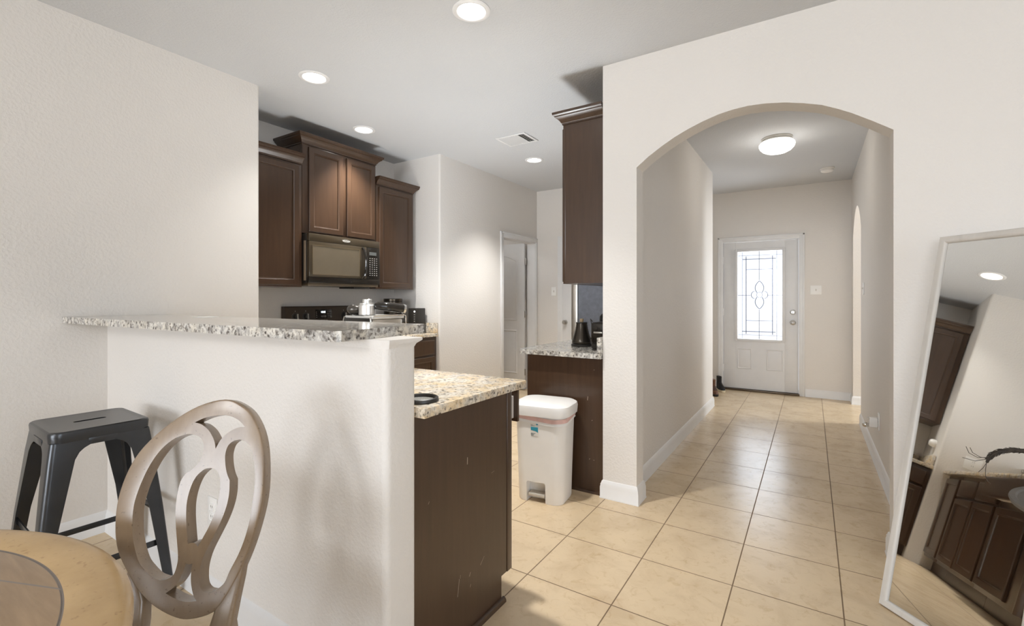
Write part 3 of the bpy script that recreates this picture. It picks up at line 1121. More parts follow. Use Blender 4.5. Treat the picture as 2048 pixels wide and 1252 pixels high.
# fridge
t = thing('refrigerator', 'grey refrigerator at the end of the counter beyond the kettle', 'refrigerator', (-1.50, 4.57, 0))
MB().box(-1.88, -1.13, 4.115, 5.02, 0.03, 1.76, 0.008).build('body', 'fridge_side', t)
MB().box(-1.955, -1.885, 4.118, 4.565, 0.06, 1.755, 0.012).build('door', 'steel', t)
MB().box(-1.955, -1.885, 4.57, 5.017, 0.06, 1.755, 0.012).build('door', 'steel', t)
for yy in (4.52, 4.615):
    MB().tube([(-1.955, yy, 0.75), (-1.995, yy, 0.77), (-1.995, yy, 1.43), (-1.955, yy, 1.45)], 0.011, 8).build('handle', 'steel', t)
for xx, yy in ((-1.82, 4.17), (-1.82, 4.96), (-1.18, 4.17), (-1.18, 4.96)):
    MB().lathe([(0.02, 0), (0.02, 0.031)], (xx, yy, 0), 12).build('foot', 'black_matte', t)

# ------------------------------------------------------------------ range
t = thing('range', 'black electric range under the microwave, only its back panel showing over the bar', 'stove', (-3.55, 2.707, 0))
MB().box(-3.84, -3.23, 2.325, 3.089, 0.0, 0.90, 0.004).build('body', 'black_satin', t)
MB().box(-3.84, -3.215, 2.325, 3.089, 0.90, 0.916, 0.004).build('cooktop', 'black_gloss', t)
od = MB().box(-3.229, -3.20, 2.335, 3.079, 0.22, 0.80, 0.006).build('oven_door', 'black_gloss', t)
MB().tube([(-3.205, 2.37, 0.74), (-3.165, 2.37, 0.745), (-3.165, 3.044, 0.745), (-3.205, 3.044, 0.74)], 0.011, 8).build('handle', 'black_satin', od)
mb = MB().prism([(-3.84, 0.916), (-3.752, 0.916), (-3.765, 0.96), (-3.79, 1.188), (-3.80, 1.197), (-3.84, 1.197)], 'y', 2.33, 3.075)
bgd = mb.build('back_panel', simple('warm_black', (0.055, 0.038, 0.025), 0.35, 0, 0.5, 0.05), t)


def bgp(y, z, out=0.0):
    f = (z - 0.96) / (1.188 - 0.96)
    n = Vector((0.228, 0, 0.025)).normalized()
    return Vector((-3.765 - 0.025 * f, y, z)) + n * out


SL = frame_mat((0, 0, 0), (0, 1, 0), (-0.025, 0, 0.228))
for yy in (2.425, 2.525, 2.925, 3.01):
    zz = 1.105
    m4 = SL.copy()
    m4.translation = bgp(yy, zz)
    k = MB().lathe([(0.001, 0), (0.033, 0), (0.033, 0.003), (0.026, 0.005), (0.024, 0.022), (0.021, 0.026), (0.001, 0.026)], (0, 0, 0), 24, mat=m4)
    kn = k.build('knob', 'black_satin', t)
    b2 = MB()
    b2.box(-0.0055, 0.0055, -0.024, 0.024, 0.024, 0.036, 0.002, 2, m4)
    b2.build('grip', 'nickel', kn)
    mk = MB()
    for dy in (0.0, ):
        mk.box(-0.0018, 0.0018, 0.045, 0.056, 0.0, 0.0006, 0, 2, m4)
    for aa in range(-120, 121, 24):
        a = radians(90 + aa)
        mk.box(-0.001 + 0.037 * cos(a), 0.001 + 0.037 * cos(a), -0.001 + 0.037 * sin(a), 0.001 + 0.037 * sin(a), 0.0, 0.0006, 0, 2, m4)
    mk.build('dial_marks', 'grey_ink', kn)
m4 = SL.copy()
m4.translation = bgp(2.705, 1.125)
scr = MB().box(-0.085, 0.085, -0.042, 0.042, 0.0, 0.002, 0.0005, 2, m4).build('display', 'black_gloss', t)
m5 = m4.copy()
m5.translation = bgp(2.70, 1.142, 0.002)
text_mb('10:05', 0.022, m5).build('digits', 'display_on', scr)
mk = MB()
for uu in (-0.075, 0.045, 0.062, 0.075):
    for vv in (-0.03, -0.014, 0.002, 0.018):
        mk.box(uu - 0.004, uu + 0.004, vv - 0.002, vv + 0.002, 0.002, 0.0026, 0, 2, m4)
mk.build('keypad_print', 'grey_ink', scr)
for vv in (-0.018, -0.026):
    MB().box(-0.03, 0.025, vv - 0.0012, vv + 0.0012, 0.002, 0.0026, 0, 2, m4).build('legend_line', 'grey_ink', scr)
m5 = m4.copy()
m5.translation = bgp(2.705, 1.066, 0.0004)
text_mb('Whirlpool', 0.017, m5).build('badge', 'nickel', t)

# ------------------------------------------------------------------ microwave
t = thing('microwave', 'black over-the-range microwave under the two-door cabinet', 'microwave', (-3.65, 2.706, 1.385))
FM = Face((-3.455, 0, 0), (0, 1, 0), (1, 0, 0))
m0, m1, mz0, mz1 = 2.335, 3.078, 1.385, 1.803
MB().box(-3.857, -3.492, m0 - 0.003, m1 + 0.003, mz0 + 0.012, mz1, 0.003).build('body', 'black_satin', t)
MB().box(-3.84, -3.475, m0 + 0.005, m1 - 0.005, mz0 - 0.012, mz0 + 0.0125, 0.002).build('underside', simple('warm_steel', (0.16, 0.125, 0.085), 0.35, 0.6), t)
split = 2.925
# vent strip on top
MB().box(-3.4915, -3.458, m0, m1, mz1 - 0.062, mz1, 0.004).build('top_vent', 'bronze_glass', t)
dr = MB().box(-3.4915, -3.455, m0, split - 0.002, mz0 + 0.062, mz1 - 0.0635, 0.005).build('door', 'bronze_glass', t)
# raised rim + window
mb = MB()
wy0, wy1, wz0, wz1 = m0 + 0.035, split - 0.085, mz0 + 0.085, mz1 - 0.10
for a0, a1, b0, b1 in ((wy0 - 0.006, wy0, wz0 - 0.006, wz1 + 0.006), (wy1, wy1 + 0.006, wz0 - 0.006, wz1 + 0.006), (wy0, wy1, wz1, wz1 + 0.006), (wy0, wy1, wz0 - 0.006, wz0)):
    fbox(FM, mb, a0, a1, b0, b1, -0.001, 0.0025, 0.001)
mb.build('window_rim', simple('bronze_rim', (0.20, 0.15, 0.09), 0.25, 0.5), dr)
mb = MB()
fbox(FM, mb, wy0, wy1, wz0, wz1, -0.001, 0.0008)
mb.build('window', simple('smoked_window', (0.13, 0.105, 0.072), 0.1, 0, 0.7, 0.05), dr)
# bowed handle
pts, rad = [], []
hz0, hz1 = mz0 + 0.07, mz1 - 0.075
for k in range(17):
    u = k / 16
    pts.append(FM.p(split - 0.052, hz0 + (hz1 - hz0) * u, 0.006 + 0.048 * sin(pi * u) ** 0.6))
    rad.append(0.0125)
MB().tube(pts, rad, 10).build('handle', 'black_gloss', dr)
cp = MB().box(-3.4915, -3.456, split, m1, mz0 + 0.062, mz1 - 0.0635, 0.004).build('control_panel', 'black_gloss', t)
mb = MB()
fbox(FM, mb, split + 0.03, split + 0.112, mz1 - 0.135, mz1 - 0.105, -0.002, 0.0006)
mb.build('display', 'lcd', cp)
mb = MB()
for r_ in range(9):
    for c_ in range(4):
        uu = split + 0.037 + c_ * 0.026
        vv = mz1 - 0.165 - r_ * 0.0195
        fbox(FM, mb, uu - 0.005, uu + 0.005, vv - 0.003, vv + 0.003, -0.002, 0.0004)
mb.build('keypad_marks', 'grey_ink', cp)
MB().box(-3.4915, -3.457, m0, m1, mz0 + 0.012, mz0 + 0.0605, 0.003).build('bottom_strip', 'black_gloss', t)
m4 = frame_mat((-3.4575, 2.700, mz1 - 0.031), (0, 1, 0), (0, 0, 1))
bd = text_mb('Whirlpool', 0.020, m4)
bd.tube([m4 @ Vector((0.034 * cos(a), 0.010 * sin(a), 0)) for a in [2 * pi * k / 24 for k in range(25)]], 0.0011, 6)
bd.build('badge', 'label_white', t)
MB().box(-3.74, -3.53, 2.84, 3.02, mz0 - 0.026, mz0 - 0.012, 0.002).build('filter_cover', 'black_matte', t)
MB().box(-3.52, -3.4935, m0 - 0.0075, m0 - 0.003, mz0 + 0.03, mz1 - 0.06, 0.001).build('side_trim', simple('tan_edge', (0.32, 0.25, 0.18), 0.4), t)

# ------------------------------------------------------------------ ceiling fixtures
LP = [((-2.80, 1.93), 'recessed ceiling light over the bar, nearest the dining wall'),
      ((-1.474, 1.92), 'recessed ceiling light at the top edge of the picture'),
      ((-3.30, 2.76), 'recessed ceiling light above the two-door cabinet'),
      ((-2.49, 4.34), 'recessed ceiling light beyond the air vent')]
first = None
for (x, y), lab in LP:
    if first is None:
        t = thing('recessed_light', lab, 'ceiling light', (x, y, CEIL), 0, 'recessed kitchen lights')
        mb = MB().lathe([(0.071, -0.0005), (0.098, -0.0005), (0.098, -0.003), (0.092, -0.007), (0.082, -0.009), (0.074, -0.007), (0.071, -0.003)], (0, 0, 0), 40, loop=True)
        mb.build('trim_ring', 'trim', t, world=False)
        MB().lathe([(0.001, -0.0005), (0.0715, -0.0005), (0.0715, -0.0028), (0.001, -0.0028)], (0, 0, 0), 40).build('lens', 'lamp_on', t, world=False)
        first = t
    else:
        t = first.copy()
        t['label'] = lab
        t.location = (x, y, CEIL)
        COL.objects.link(t)
        for ch in first.children:
            c = ch.copy()
            c.parent = t
            COL.objects.link(c)
    l = bpy.data.lights.new('downlight', 'SPOT')
    l.energy = 42 if x < -2.7 and y < 2 else (225 if y > 4 else 185)
    l.spot_size = radians(96 if y > 4 else 92)
    l.spot_blend = 1.0
    l.shadow_soft_size = 0.045
    l.color = (1.0, 0.985, 0.95)
    lo = bpy.data.objects.new('downlight', l)
    lo.location = (x, y, CEIL - 0.02)
    COL.objects.link(lo)

t = thing('flush_mount_light', 'lit white dome light on the hallway ceiling', 'ceiling light', (-0.268, 4.95, CEIL))
MB().lathe([(0.001, 0), (0.128, 0), (0.128, -0.012), (0.122, -0.016), (0.126, -0.022), (0.126, -0.034), (0.001, -0.034)], (0, 0, 0), 40).build('base', simple('fixture_base', (0.62, 0.60, 0.56), 0.35), t, world=False)
MB().lathe([(0.120, -0.034), (0.134, -0.040), (0.146, -0.054), (0.147, -0.070), (0.138, -0.092), (0.118, -0.114), (0.086, -0.131), (0.045, -0.141), (0.001, -0.144)], (0, 0, 0), 40).build('glass_dome', 'dome_on', t, world=False)
l = bpy.data.lights.new('dome_glow', 'POINT')
l.energy = 3.2
l.shadow_soft_size = 0.12
l.color = (1.0, 0.95, 0.87)
lo = bpy.data.objects.new('dome_glow', l)
lo.location = (-0.268, 4.95, CEIL - 0.30)
COL.objects.link(lo)

t = thing('smoke_detector', 'round white smoke detector on the hall ceiling beyond the dome light', 'smoke detector', (0.15, 6.40, CEIL))
MB().lathe([(0.001, 0), (0.070, 0), (0.070, -0.010), (0.066, -0.013), (0.001, -0.013)], (0, 0, 0), 32).build('base', 'white_plastic', t, world=False)
MB().lathe([(0.058, -0.013), (0.058, -0.018), (0.064, -0.021), (0.060, -0.036), (0.045, -0.044), (0.001, -0.046)], (0, 0, 0), 32).build('cover', 'white_plastic', t, world=False)

t = thing('air_vent', 'white slatted air vent set in the kitchen ceiling', 'vent', (-2.30, 3.69, CEIL))
mb = MB()
for a0, a1, b0, b1 in ((-0.155, 0.155, -0.128, -0.105), (-0.155, 0.155, 0.105, 0.128), (-0.155, -0.13, -0.105, 0.105), (0.13, 0.155, -0.105, 0.105)):
    mb.box(a0, a1, b0, b1, -0.010, -0.0005, 0.003)
mb.build('frame', 'trim', t, world=False)
MB().box(-0.13, 0.13, -0.105, 0.105, -0.003, -0.0006).build('duct', 'vent_dark', t, world=False)
sl = MB()
for k in range(12):
    xx = -0.12 + k * 0.0218
    tilt = -0.7 if k < 9 else 0.75
    sl.box(-0.0095, 0.0095, -0.103, 0.103, -0.0008, 0.0008, 0, 2, Matrix.Translation((xx, 0, -0.0085)) @ Matrix.Rotation(tilt, 4, 'Y'))
sl.build('slats', 'trim', t, world=False)


# ------------------------------------------------------------------ switches and outlets
def plate(name, label, cat, o, xdir, w, h, kind, group=None):
    """wall plate; o = centre on the wall, xdir = plate right (seen from the room)"""
    t = thing(name, label, cat, o, 0, group)
    m4 = frame_mat(o, xdir, (0, 0, 1))
    MB().box(-w / 2, w / 2, -h / 2, h / 2, 0.0004, 0.006, 0.002, 2, m4).build('plate', 'plate_white', t)
    n = max(1, round(w / 0.07) - (1 if w > 0.12 else 0)) if w > 0.1 else 1
    for k in range(n):
        u = (k - (n - 1) / 2) * 0.046
        if kind == 'toggle':
            mb = MB().box(u - 0.006, u + 0.006, -0.013, 0.013, 0.0055, 0.0075, 0.001, 2, m4)
            mb.box(u - 0.0045, u + 0.0045, -0.002, 0.010, 0.007, 0.016, 0.0015, 2, m4)
            mb.build('toggle', 'offwhite', t)
        else:
            for v in (0.02, -0.02):
                s_ = MB().box(u - 0.016, u + 0.016, v - 0.014, v + 0.014, 0.0055, 0.0072, 0.003, 2, m4).build('socket', 'plate_white', t)
                sl_ = MB()
                for du in (-0.006, 0.006):
                    sl_.box(u + du - 0.0012, u + du + 0.0012, v - 0.003, v + 0.006, 0.0068, 0.0074, 0, 2, m4)
                sl_.build('slots', 'slot_dark', s_)
    return t


plate('light_switch', 'double light switch plate on the wall beside the front door', 'light switch', (0.049, DY, 1.377), (1, 0, 0), 0.122, 0.115, 'toggle', 'white wall plates')
plate('light_switch', 'light switch plate on the far kitchen wall beside the narrow closet door', 'light switch', (-2.934, 5.65, 1.365), (1, 0, 0), 0.072, 0.116, 'toggle', 'white wall plates')
plate('light_switch', 'light switch on the hall wall beside the far arched opening', 'light switch', (HR, 5.56, 1.36), (0, -1, 0), 0.072, 0.116, 'toggle', 'white wall plates')
plate('outlet', 'outlet plate low on the bar wall behind the dining chair', 'outlet', (-2.085, BW0, 0.385), (1, 0, 0), 0.072, 0.116, 'socket', 'white wall plates')
plate('outlet', 'double outlet plate on the wall above the counter, seen in the mirror', 'outlet', (XL, 1.56, 1.06), (0, 1, 0), 0.122, 0.115, 'socket', 'white wall plates')
plate('outlet', 'outlet plate low on the hall wall with a plug-in night light', 'outlet', (HR, 4.36, 0.36), (0, -1, 0), 0.072, 0.122, 'socket', 'white wall plates')
t = thing('night_light', 'white plug-in device with shiny round bulb on the low hall outlet', 'night light', (HR - 0.008, 4.37, 0.33))
MB().box(HR - 0.06, HR - 0.0082, 4.345, 4.40, 0.315, 0.385, 0.008).build('body', 'white_plastic', t)
MB().lathe([(0.001, -0.10), (0.012, -0.097), (0.018, -0.088), (0.019, -0.078), (0.014, -0.060)], (HR, 4.375, 0.325), 20, 'x').build('bulb', 'chrome', t)
MB().box(HR - 0.072, HR - 0.0605, 4.35, 4.395, 0.37, 0.384, 0.003).build('shade', 'offwhite', t)
t = thing('air_freshener', 'rounded white plug-in on the kitchen wall end, seen in the mirror', 'air freshener', (-3.45, 1.808, 1.15))
MB().lathe([(0.001, 0.0), (0.034, 0.0), (0.040, 0.012), (0.038, 0.035), (0.026, 0.052), (0.001, 0.058)], (-3.45, 1.8085, 1.15), 24, 'y').build('body', 'white_plastic', t)

# ------------------------------------------------------------------ things on the counters
# espresso machine on the peninsula counter
ex0, ex1, ey0, ey1 = -1.792, -1.612, 1.39, 1.575
t = thing('espresso_machine', 'slim steel espresso machine with black front standing behind the granite bar', 'coffee machine', (-1.70, 1.48, 0.914))
MB().box(ex0 + 0.004, ex1, ey0 + 0.006, ey1, 0.93, 1.160, 0.006).build('body', 'steel', t)
MB().box(ex0, ex1 - 0.002, ey0 - 0.006, ey0 + 0.0055, 0.935, 1.166, 0.005).build('front_panel', 'black_gloss', t)
for xx in (ex0 - 0.003, ex1 - 0.001):
    MB().tube([(xx, ey0 - 0.002, 0.94), (xx, ey0 - 0.002, 1.155), (xx + (0.006 if xx < -1.7 else -0.006), ey0 - 0.001, 1.170)], 0.004, 8).build('chrome_edge', 'chrome', t)
MB().box(ex0 - 0.002, ex1 + 0.004, ey0 + 0.002, ey1 + 0.006, 1.1605, 1.1755, 0.004).build('top_tray', simple('pale_tray', (0.72, 0.70, 0.66), 0.3, 0.3), t)
MB().tube([(ex1 + 0.004, ey0 + 0.01, 1.1762), (ex1 + 0.006, ey1, 1.1762), (ex1 + 0.008, ey1 + 0.012, 1.172), (ex1 + 0.008, ey1 + 0.014, 0.95)], 0.003, 8).build('cup_rail', 'chrome', t)
MB().box(ex0 + 0.01, ex1 - 0.01, ey0 + 0.01, ey1, 0.9025, 0.9295, 0.004).build('drip_base', 'black_matte', t)
t.location.z += 0.012
t = thing('portafilter', 'silver portafilter with black handle lying on the espresso machine', 'portafilter', (-1.68, 1.44, 1.176))
px_, py_ = -1.690, 1.432
MB().lathe([(0.001, 1.1765), (0.034, 1.1765), (0.037, 1.179), (0.037, 1.220), (0.033, 1.224), (0.032, 1.230), (0.020, 1.232), (0.020, 1.246), (0.018, 1.248), (0.001, 1.248)], (px_, py_, 0.0008), 28).build('basket', simple('polished_alloy', (0.80, 0.79, 0.77), 0.28, 0.9), t)
MB().tube([(-1.660, 1.450, 1.216), (-1.653, 1.460, 1.218), (-1.635, 1.50, 1.215), (-1.611, 1.555, 1.207), (-1.604, 1.573, 1.204)], [0.012, 0.019, 0.021, 0.021, 0.018], 14).build('handle', 'black_gloss', t)
MB().tube([(-1.6055, 1.569, 1.2045), (-1.6015, 1.579, 1.203)], [0.0215, 0.0205], 14).build('end_ring', 'chrome', t)
t.location.z += 0.0125
t = thing('tamper', 'dark round-knobbed tamper beside the portafilter', 'tamper', (-1.765, 1.425, 1.176))
MB().lathe([(0.001, 1.1765), (0.024, 1.1765), (0.024, 1.179), (0.016, 1.180), (0.024, 1.184), (0.033, 1.194), (0.035, 1.204), (0.031, 1.215), (0.020, 1.223), (0.001, 1.226)], (-1.765, 1.425, 0), 28).build('body', simple('dark_pewter', (0.10, 0.09, 0.08), 0.3, 0.7), t)
t.location.z += 0.012

t = thing('canister', 'dark metal canister at the end of the range wall counter', 'canister', (-3.62, 3.40, 0.914))
MB().lathe([(0.001, 0.9145), (0.092, 0.9145), (0.094, 0.92), (0.094, 1.235), (0.090, 1.24), (0.001, 1.24)], (-3.62, 3.40, 0), 40).build('body', simple('dark_tin', (0.07, 0.058, 0.045), 0.28, 0.85), t)
MB().lathe([(0.001, 1.2405), (0.096, 1.2405), (0.096, 1.262), (0.092, 1.266), (0.001, 1.266)], (-3.62, 3.40, 0), 40).build('lid', bpy.data.materials['dark_tin'], t)
t = thing('coffee_grinder', 'black box appliance with white indicator light by the kitchen wall return', 'appliance', (-3.42, 3.53, 0.914))
MB().box(-3.475, -3.365, 3.47, 3.605, 0.9145, 1.168, 0.006).build('body', 'black_satin', t)
MB().lathe([(0.001, 0.0), (0.009, 0.0), (0.009, -0.002), (0.001, -0.002)], (-3.385, 3.4695, 1.135), 16, 'y').build('indicator', 'led_white', t)
mb = MB()
for k in range(4):
    mb.box(-3.395, -3.380, 3.4685, 3.4705, 1.10 - k * 0.022, 1.106 - k * 0.022)
mb.build('buttons', 'grey_ink', t)

# black rimmed dish on the peninsula
t = thing('sink_strainer', 'black rimmed round strainer lying on the golden counter by the half wall', 'strainer', (-1.125, 1.182, 0.914))
MB().lathe([(0.048, 0.9146), (0.060, 0.9146), (0.062, 0.918), (0.060, 0.927), (0.056, 0.929), (0.052, 0.926), (0.048, 0.918)], (-1.125, 1.182, 0), 40, loop=True).build('rim', 'black_satin', t)
MB().lathe([(0.001, 0.9148), (0.050, 0.9148), (0.051, 0.918), (0.030, 0.917), (0.001, 0.9165)], (-1.125, 1.182, 0), 40).build('mesh', simple('strainer_mesh', (0.42, 0.41, 0.38), 0.4, 0.7, 0.5, 0.5, 300), t)

# kettle
kx, ky = -1.432, 3.20
t = thing('kettle', 'dark cone-shaped kettle with pale wood knob on the counter', 'kettle', (kx, ky, 0.914))
MB().lathe([(0.001, 0.9145), (0.074, 0.9145), (0.076, 0.918), (0.076, 0.928), (0.070, 0.932), (0.001, 0.932)], (kx, ky, 0), 40).build('base', 'black_satin', t)
MB().lathe([(0.001, 0.9325), (0.066, 0.9325), (0.071, 0.940), (0.071, 0.955), (0.066, 0.975), (0.056, 1.005), (0.047, 1.04), (0.042, 1.07), (0.040, 1.082), (0.001, 1.082)], (kx, ky, 0), 48).build('body', simple('kettle_metal', (0.075, 0.064, 0.052), 0.24, 0.75), t)
MB().lathe([(0.001, 1.0825), (0.042, 1.0825), (0.042, 1.088), (0.038, 1.091), (0.001, 1.091)], (kx, ky, 0), 40).build('lid', 'black_satin', t)
MB().lathe([(0.010, 1.0912), (0.013, 1.094), (0.015, 1.112), (0.014, 1.116), (0.001, 1.117)], (kx, ky, 0), 24).build('knob', 'maple', t)
MB().tube([(kx + 0.04, ky + 0.05, 0.965), (kx + 0.06, ky + 0.085, 0.97), (kx + 0.07, ky + 0.10, 1.0), (kx + 0.072, ky + 0.105, 1.04), (kx + 0.08, ky + 0.12, 1.06), (kx + 0.09, ky + 0.145, 1.058)], [0.009, 0.008, 0.007, 0.006, 0.005, 0.005], 10).build('spout', bpy.data.materials['kettle_metal'], t)
MB().tube([(kx - 0.02, ky + 0.03, 1.060), (kx - 0.060, ky + 0.075, 1.062), (kx - 0.066, ky + 0.083, 1.045), (kx - 0.058, ky + 0.072, 0.985)], [0.006, 0.009, 0.010, 0.009], 10).build('handle', 'black_satin', t)

# black toaster
t = thing('toaster', 'glossy black toaster cut off by the arch wall edge', 'toaster', (-1.208, 3.08, 0.914))
MB().box(-1.262, -1.152, 2.965, 3.24, 0.922, 1.104, 0.016, 4).build('body', 'black_gloss', t)
MB().box(-1.256, -1.158, 2.97, 3.235, 0.9145, 0.924, 0.003).build('base', 'black_matte', t)
MB().box(-1.238, -1.176, 2.955, 2.9655, 1.03, 1.042, 0.003).build('lever', 'steel', t)
mb = MB()
for xx in (-1.228, -1.20):
    mb.box(xx - 0.007, xx + 0.007, 3.01, 3.20, 1.1035, 1.106)
mb.build('slots', 'slot_dark', t)
MB().tube([(-1.262, 2.985, 1.09), (-1.268, 2.98, 1.125), (-1.262, 3.0, 1.108)], 0.0035, 8).build('wire_rack', 'black_satin', t)
# white canister behind it
t = thing('jar', 'white jar with dark clip behind the black toaster', 'jar', (-1.272, 3.40, 0.914))
MB().lathe([(0.001, 0.9145), (0.060, 0.9145), (0.062, 0.92), (0.062, 1.155), (0.001, 1.155)], (-1.272, 3.40, 0), 36).build('body', 'white_plastic', t)
MB().lathe([(0.001, 1.1555), (0.066, 1.1555), (0.066, 1.172), (0.060, 1.178), (0.001, 1.178)], (-1.272, 3.40, 0), 36).build('lid', 'steel', t)
MB().tube([(-1.334, 3.375, 1.15), (-1.345, 3.37, 1.13), (-1.348, 3.368, 1.10), (-1.336, 3.372, 1.085)], [0.006, 0.012, 0.013, 0.007], 10).build('clip', 'black_satin', t)

# ------------------------------------------------------------------ trash can
t = thing('trash_can', 'white step trash can in front of the dark side panel', 'trash can', (-1.44, 2.655, 0), radians(7))
rr = []
for z, w, dd, r in ((0.0, 0.295, 0.240, 0.06), (0.012, 0.302, 0.246, 0.062), (0.20, 0.312, 0.257, 0.066), (0.40, 0.325, 0.271, 0.07), (0.535, 0.334, 0.28, 0.074)):
    rr.append([(x, y, z) for x, y in rrect(0, 0, w, dd, r)])
bd = MB().rings(rr).build('body', 'white_plastic', t, world=False)
boolean_cut(bd, MB().prism([(-0.078, -0.05), (0.048, -0.05), (0.048, 0.118), (0.040, 0.128), (-0.070, 0.128), (-0.078, 0.118)], 'y', -0.20, -0.055))
MB().box(-0.071, 0.041, -0.118, -0.058, 0.030, 0.052, 0.006).build('pedal', 'pedal_grey', t, world=False)
rr = []
for z, w, dd, r in ((0.542, 0.352, 0.296, 0.08), (0.540, 0.370, 0.316, 0.086), (0.586, 0.378, 0.324, 0.09), (0.602, 0.370, 0.316, 0.088), (0.612, 0.335, 0.285, 0.08), (0.618, 0.24, 0.20, 0.06), (0.62, 0.05, 0.04, 0.015)):
    rr.append([(x, y, z) for x, y in rrect(0, 0, w, dd, r)])
lid = MB().rings(rr).build('lid', 'white_plastic', t, world=False)
MB().lathe([(0.001, 0.0), (0.008, 0.0), (0.008, 0.0015), (0.001, 0.0015)], (-0.045, -0.055, 0.6172), 16).build('button', 'grey_ink', lid, world=False)
# bag overhang: a draped pink-edged skirt under the lid
def skirt(z_of, dz, off):
    mb_ = MB()
    base = rrect(0, 0, 0.334, 0.28, 0.074, 10)
    n = len(base)
    top_, bot_ = [], []
    rings_ = []
    for lvl in (0, 1):
        ring = []
        for i, (x, y) in enumerate(base):
            a = math.atan2(y, x)
            z = z_of(a) - lvl * dz
            k = 1 + (off + 0.004 * lvl) / 0.15
            kk = 1 - (0.515 - z) * 0.40 * 0.35
            ring.append((x * k * kk, y * k * kk, z))
        rings_.append(ring)
    inner = [[(x * 0.99, y * 0.99, z) for x, y, z in r] for r in rings_]
    return mb_.rings([inner[0], rings_[0], rings_[1], inner[1]], True, False, False)


def sag(a):
    s_ = 0.010 * sin(2 * a + 0.6) + 0.008 * sin(5 * a)
    front = max(0.0, cos(a + pi / 2 - 0.25))
    return 0.541 - 0.014 * front ** 2 + s_ * 0.5


skirt(sag, 0.024, 0.004).build('bag_edge', 'pink_bag', t, world=False)
skirt(lambda a: sag(a) - 0.0235, 0.016 , 0.0035).build('bag', 'white_plastic', t, world=False)
# sticker (front face y = -dd/2, slightly sloped)
m4 = Matrix.Translation((-0.018, -0.1380, 0.458)) @ Matrix.Rotation(radians(90 + 2.8), 4, 'X')
st = MB().box(-0.026, 0.026, -0.042, 0.042, 0.001, 0.0022, 0, 2, m4).build('sticker', 'label_white', t, world=False)
mb = MB().prism([(-0.024, -0.006), (0.010, -0.012), (0.024, -0.020), (0.024, 0.014), (-0.024, 0.014)], 'z', 0.0022, 0.003)
bmesh.ops.transform(mb.bm, matrix=m4, verts=mb.bm.verts)
mb.lathe([(0.001, 0.0022), (0.0065, 0.0022), (0.0065, 0.003), (0.001, 0.003)], (0.018, 0.034, 0), 20, mat=m4)
mb.build('print_band', 'teal', st, world=False)
mb = MB()
for v, w in ((0.026, 0.014), (0.021, 0.026), (-0.026, 0.03), (-0.031, 0.022)):
    mb.box(-0.024, -0.024 + w, v - 0.0012, v + 0.0012, 0.0022, 0.0028, 0, 2, m4)
for k in range(7):
    mb.box(-0.023 + k * 0.0026, -0.0218 + k * 0.0026, -0.041, -0.034, 0.0022, 0.0028, 0, 2, m4)
mb.build('fine_print', 'ink', st, world=False)

# ------------------------------------------------------------------ shoes by the front door
def shoe(name, label, loc, rz, up_mat, sole_mat, height):
    t = thing(name, label, 'shoe', loc, rz, 'shoes by the front door')
    def outline(z, grow, heel, toe):
        pts = []
        for k in range(24):
            a = 2 * pi * k / 24
            y = (toe + heel) / 2 + (toe - heel) / 2 * cos(a)
            w = 0.045 * (abs(sin(a)) ** 0.75) * (1 if sin(a) >= 0 else -1) * (1.0 if y > 0.03 else 0.82) * grow
            pts.append((w, y, z))
        return pts
    MB().rings([outline(0.0, 0.98, -0.135, 0.145), outline(0.006, 1.04, -0.138, 0.15), outline(0.03, 1.02, -0.136, 0.148)]).build('sole', sole_mat, t, world=False)
    rr = [outline(0.0305, 0.98, -0.132, 0.142), outline(0.055, 0.95, -0.132, 0.125), outline(0.075, 0.86, -0.130, 0.06), outline(0.095, 0.80, -0.128, 0.015)]
    z = 0.115
    while z < height:
        rr.append(outline(z, 0.76, -0.126, 0.0))
        z += 0.03
    rr.append(outline(height, 0.78, -0.128, 0.002))
    MB().rings(rr).build('upper', up_mat, t, world=False)
    mb = MB()
    for k in range(4):
        yy, zz = 0.085 - k * 0.028, 0.068 + k * 0.012
        mb.tube([(-0.028, yy, zz), (0, yy + 0.004, zz + 0.010), (0.028, yy, zz)], 0.003, 6)
    mb.build('laces', sole_mat if height < 0.16 else 'black_matte', t, world=False)
    return t


shoe('boot', 'brown leather boot standing behind the hall corner near the front door', (-1.085, 6.655, 0), radians(200), 'leather', 'black_matte', 0.19)
shoe('sneaker', 'black sock sneaker with cream sole next to the brown boot', (-1.055, 6.975, 0), radians(204), 'dark_knit', 'sole_cream', 0.19)

# ------------------------------------------------------------------ bar stool
t = thing('bar_stool', 'black metal bar stool with slotted seat beside the bar wall', 'stool', (-2.53, 0.70, 0), radians(-2))
SW, SD, SH = 0.345, 0.310, 0.762
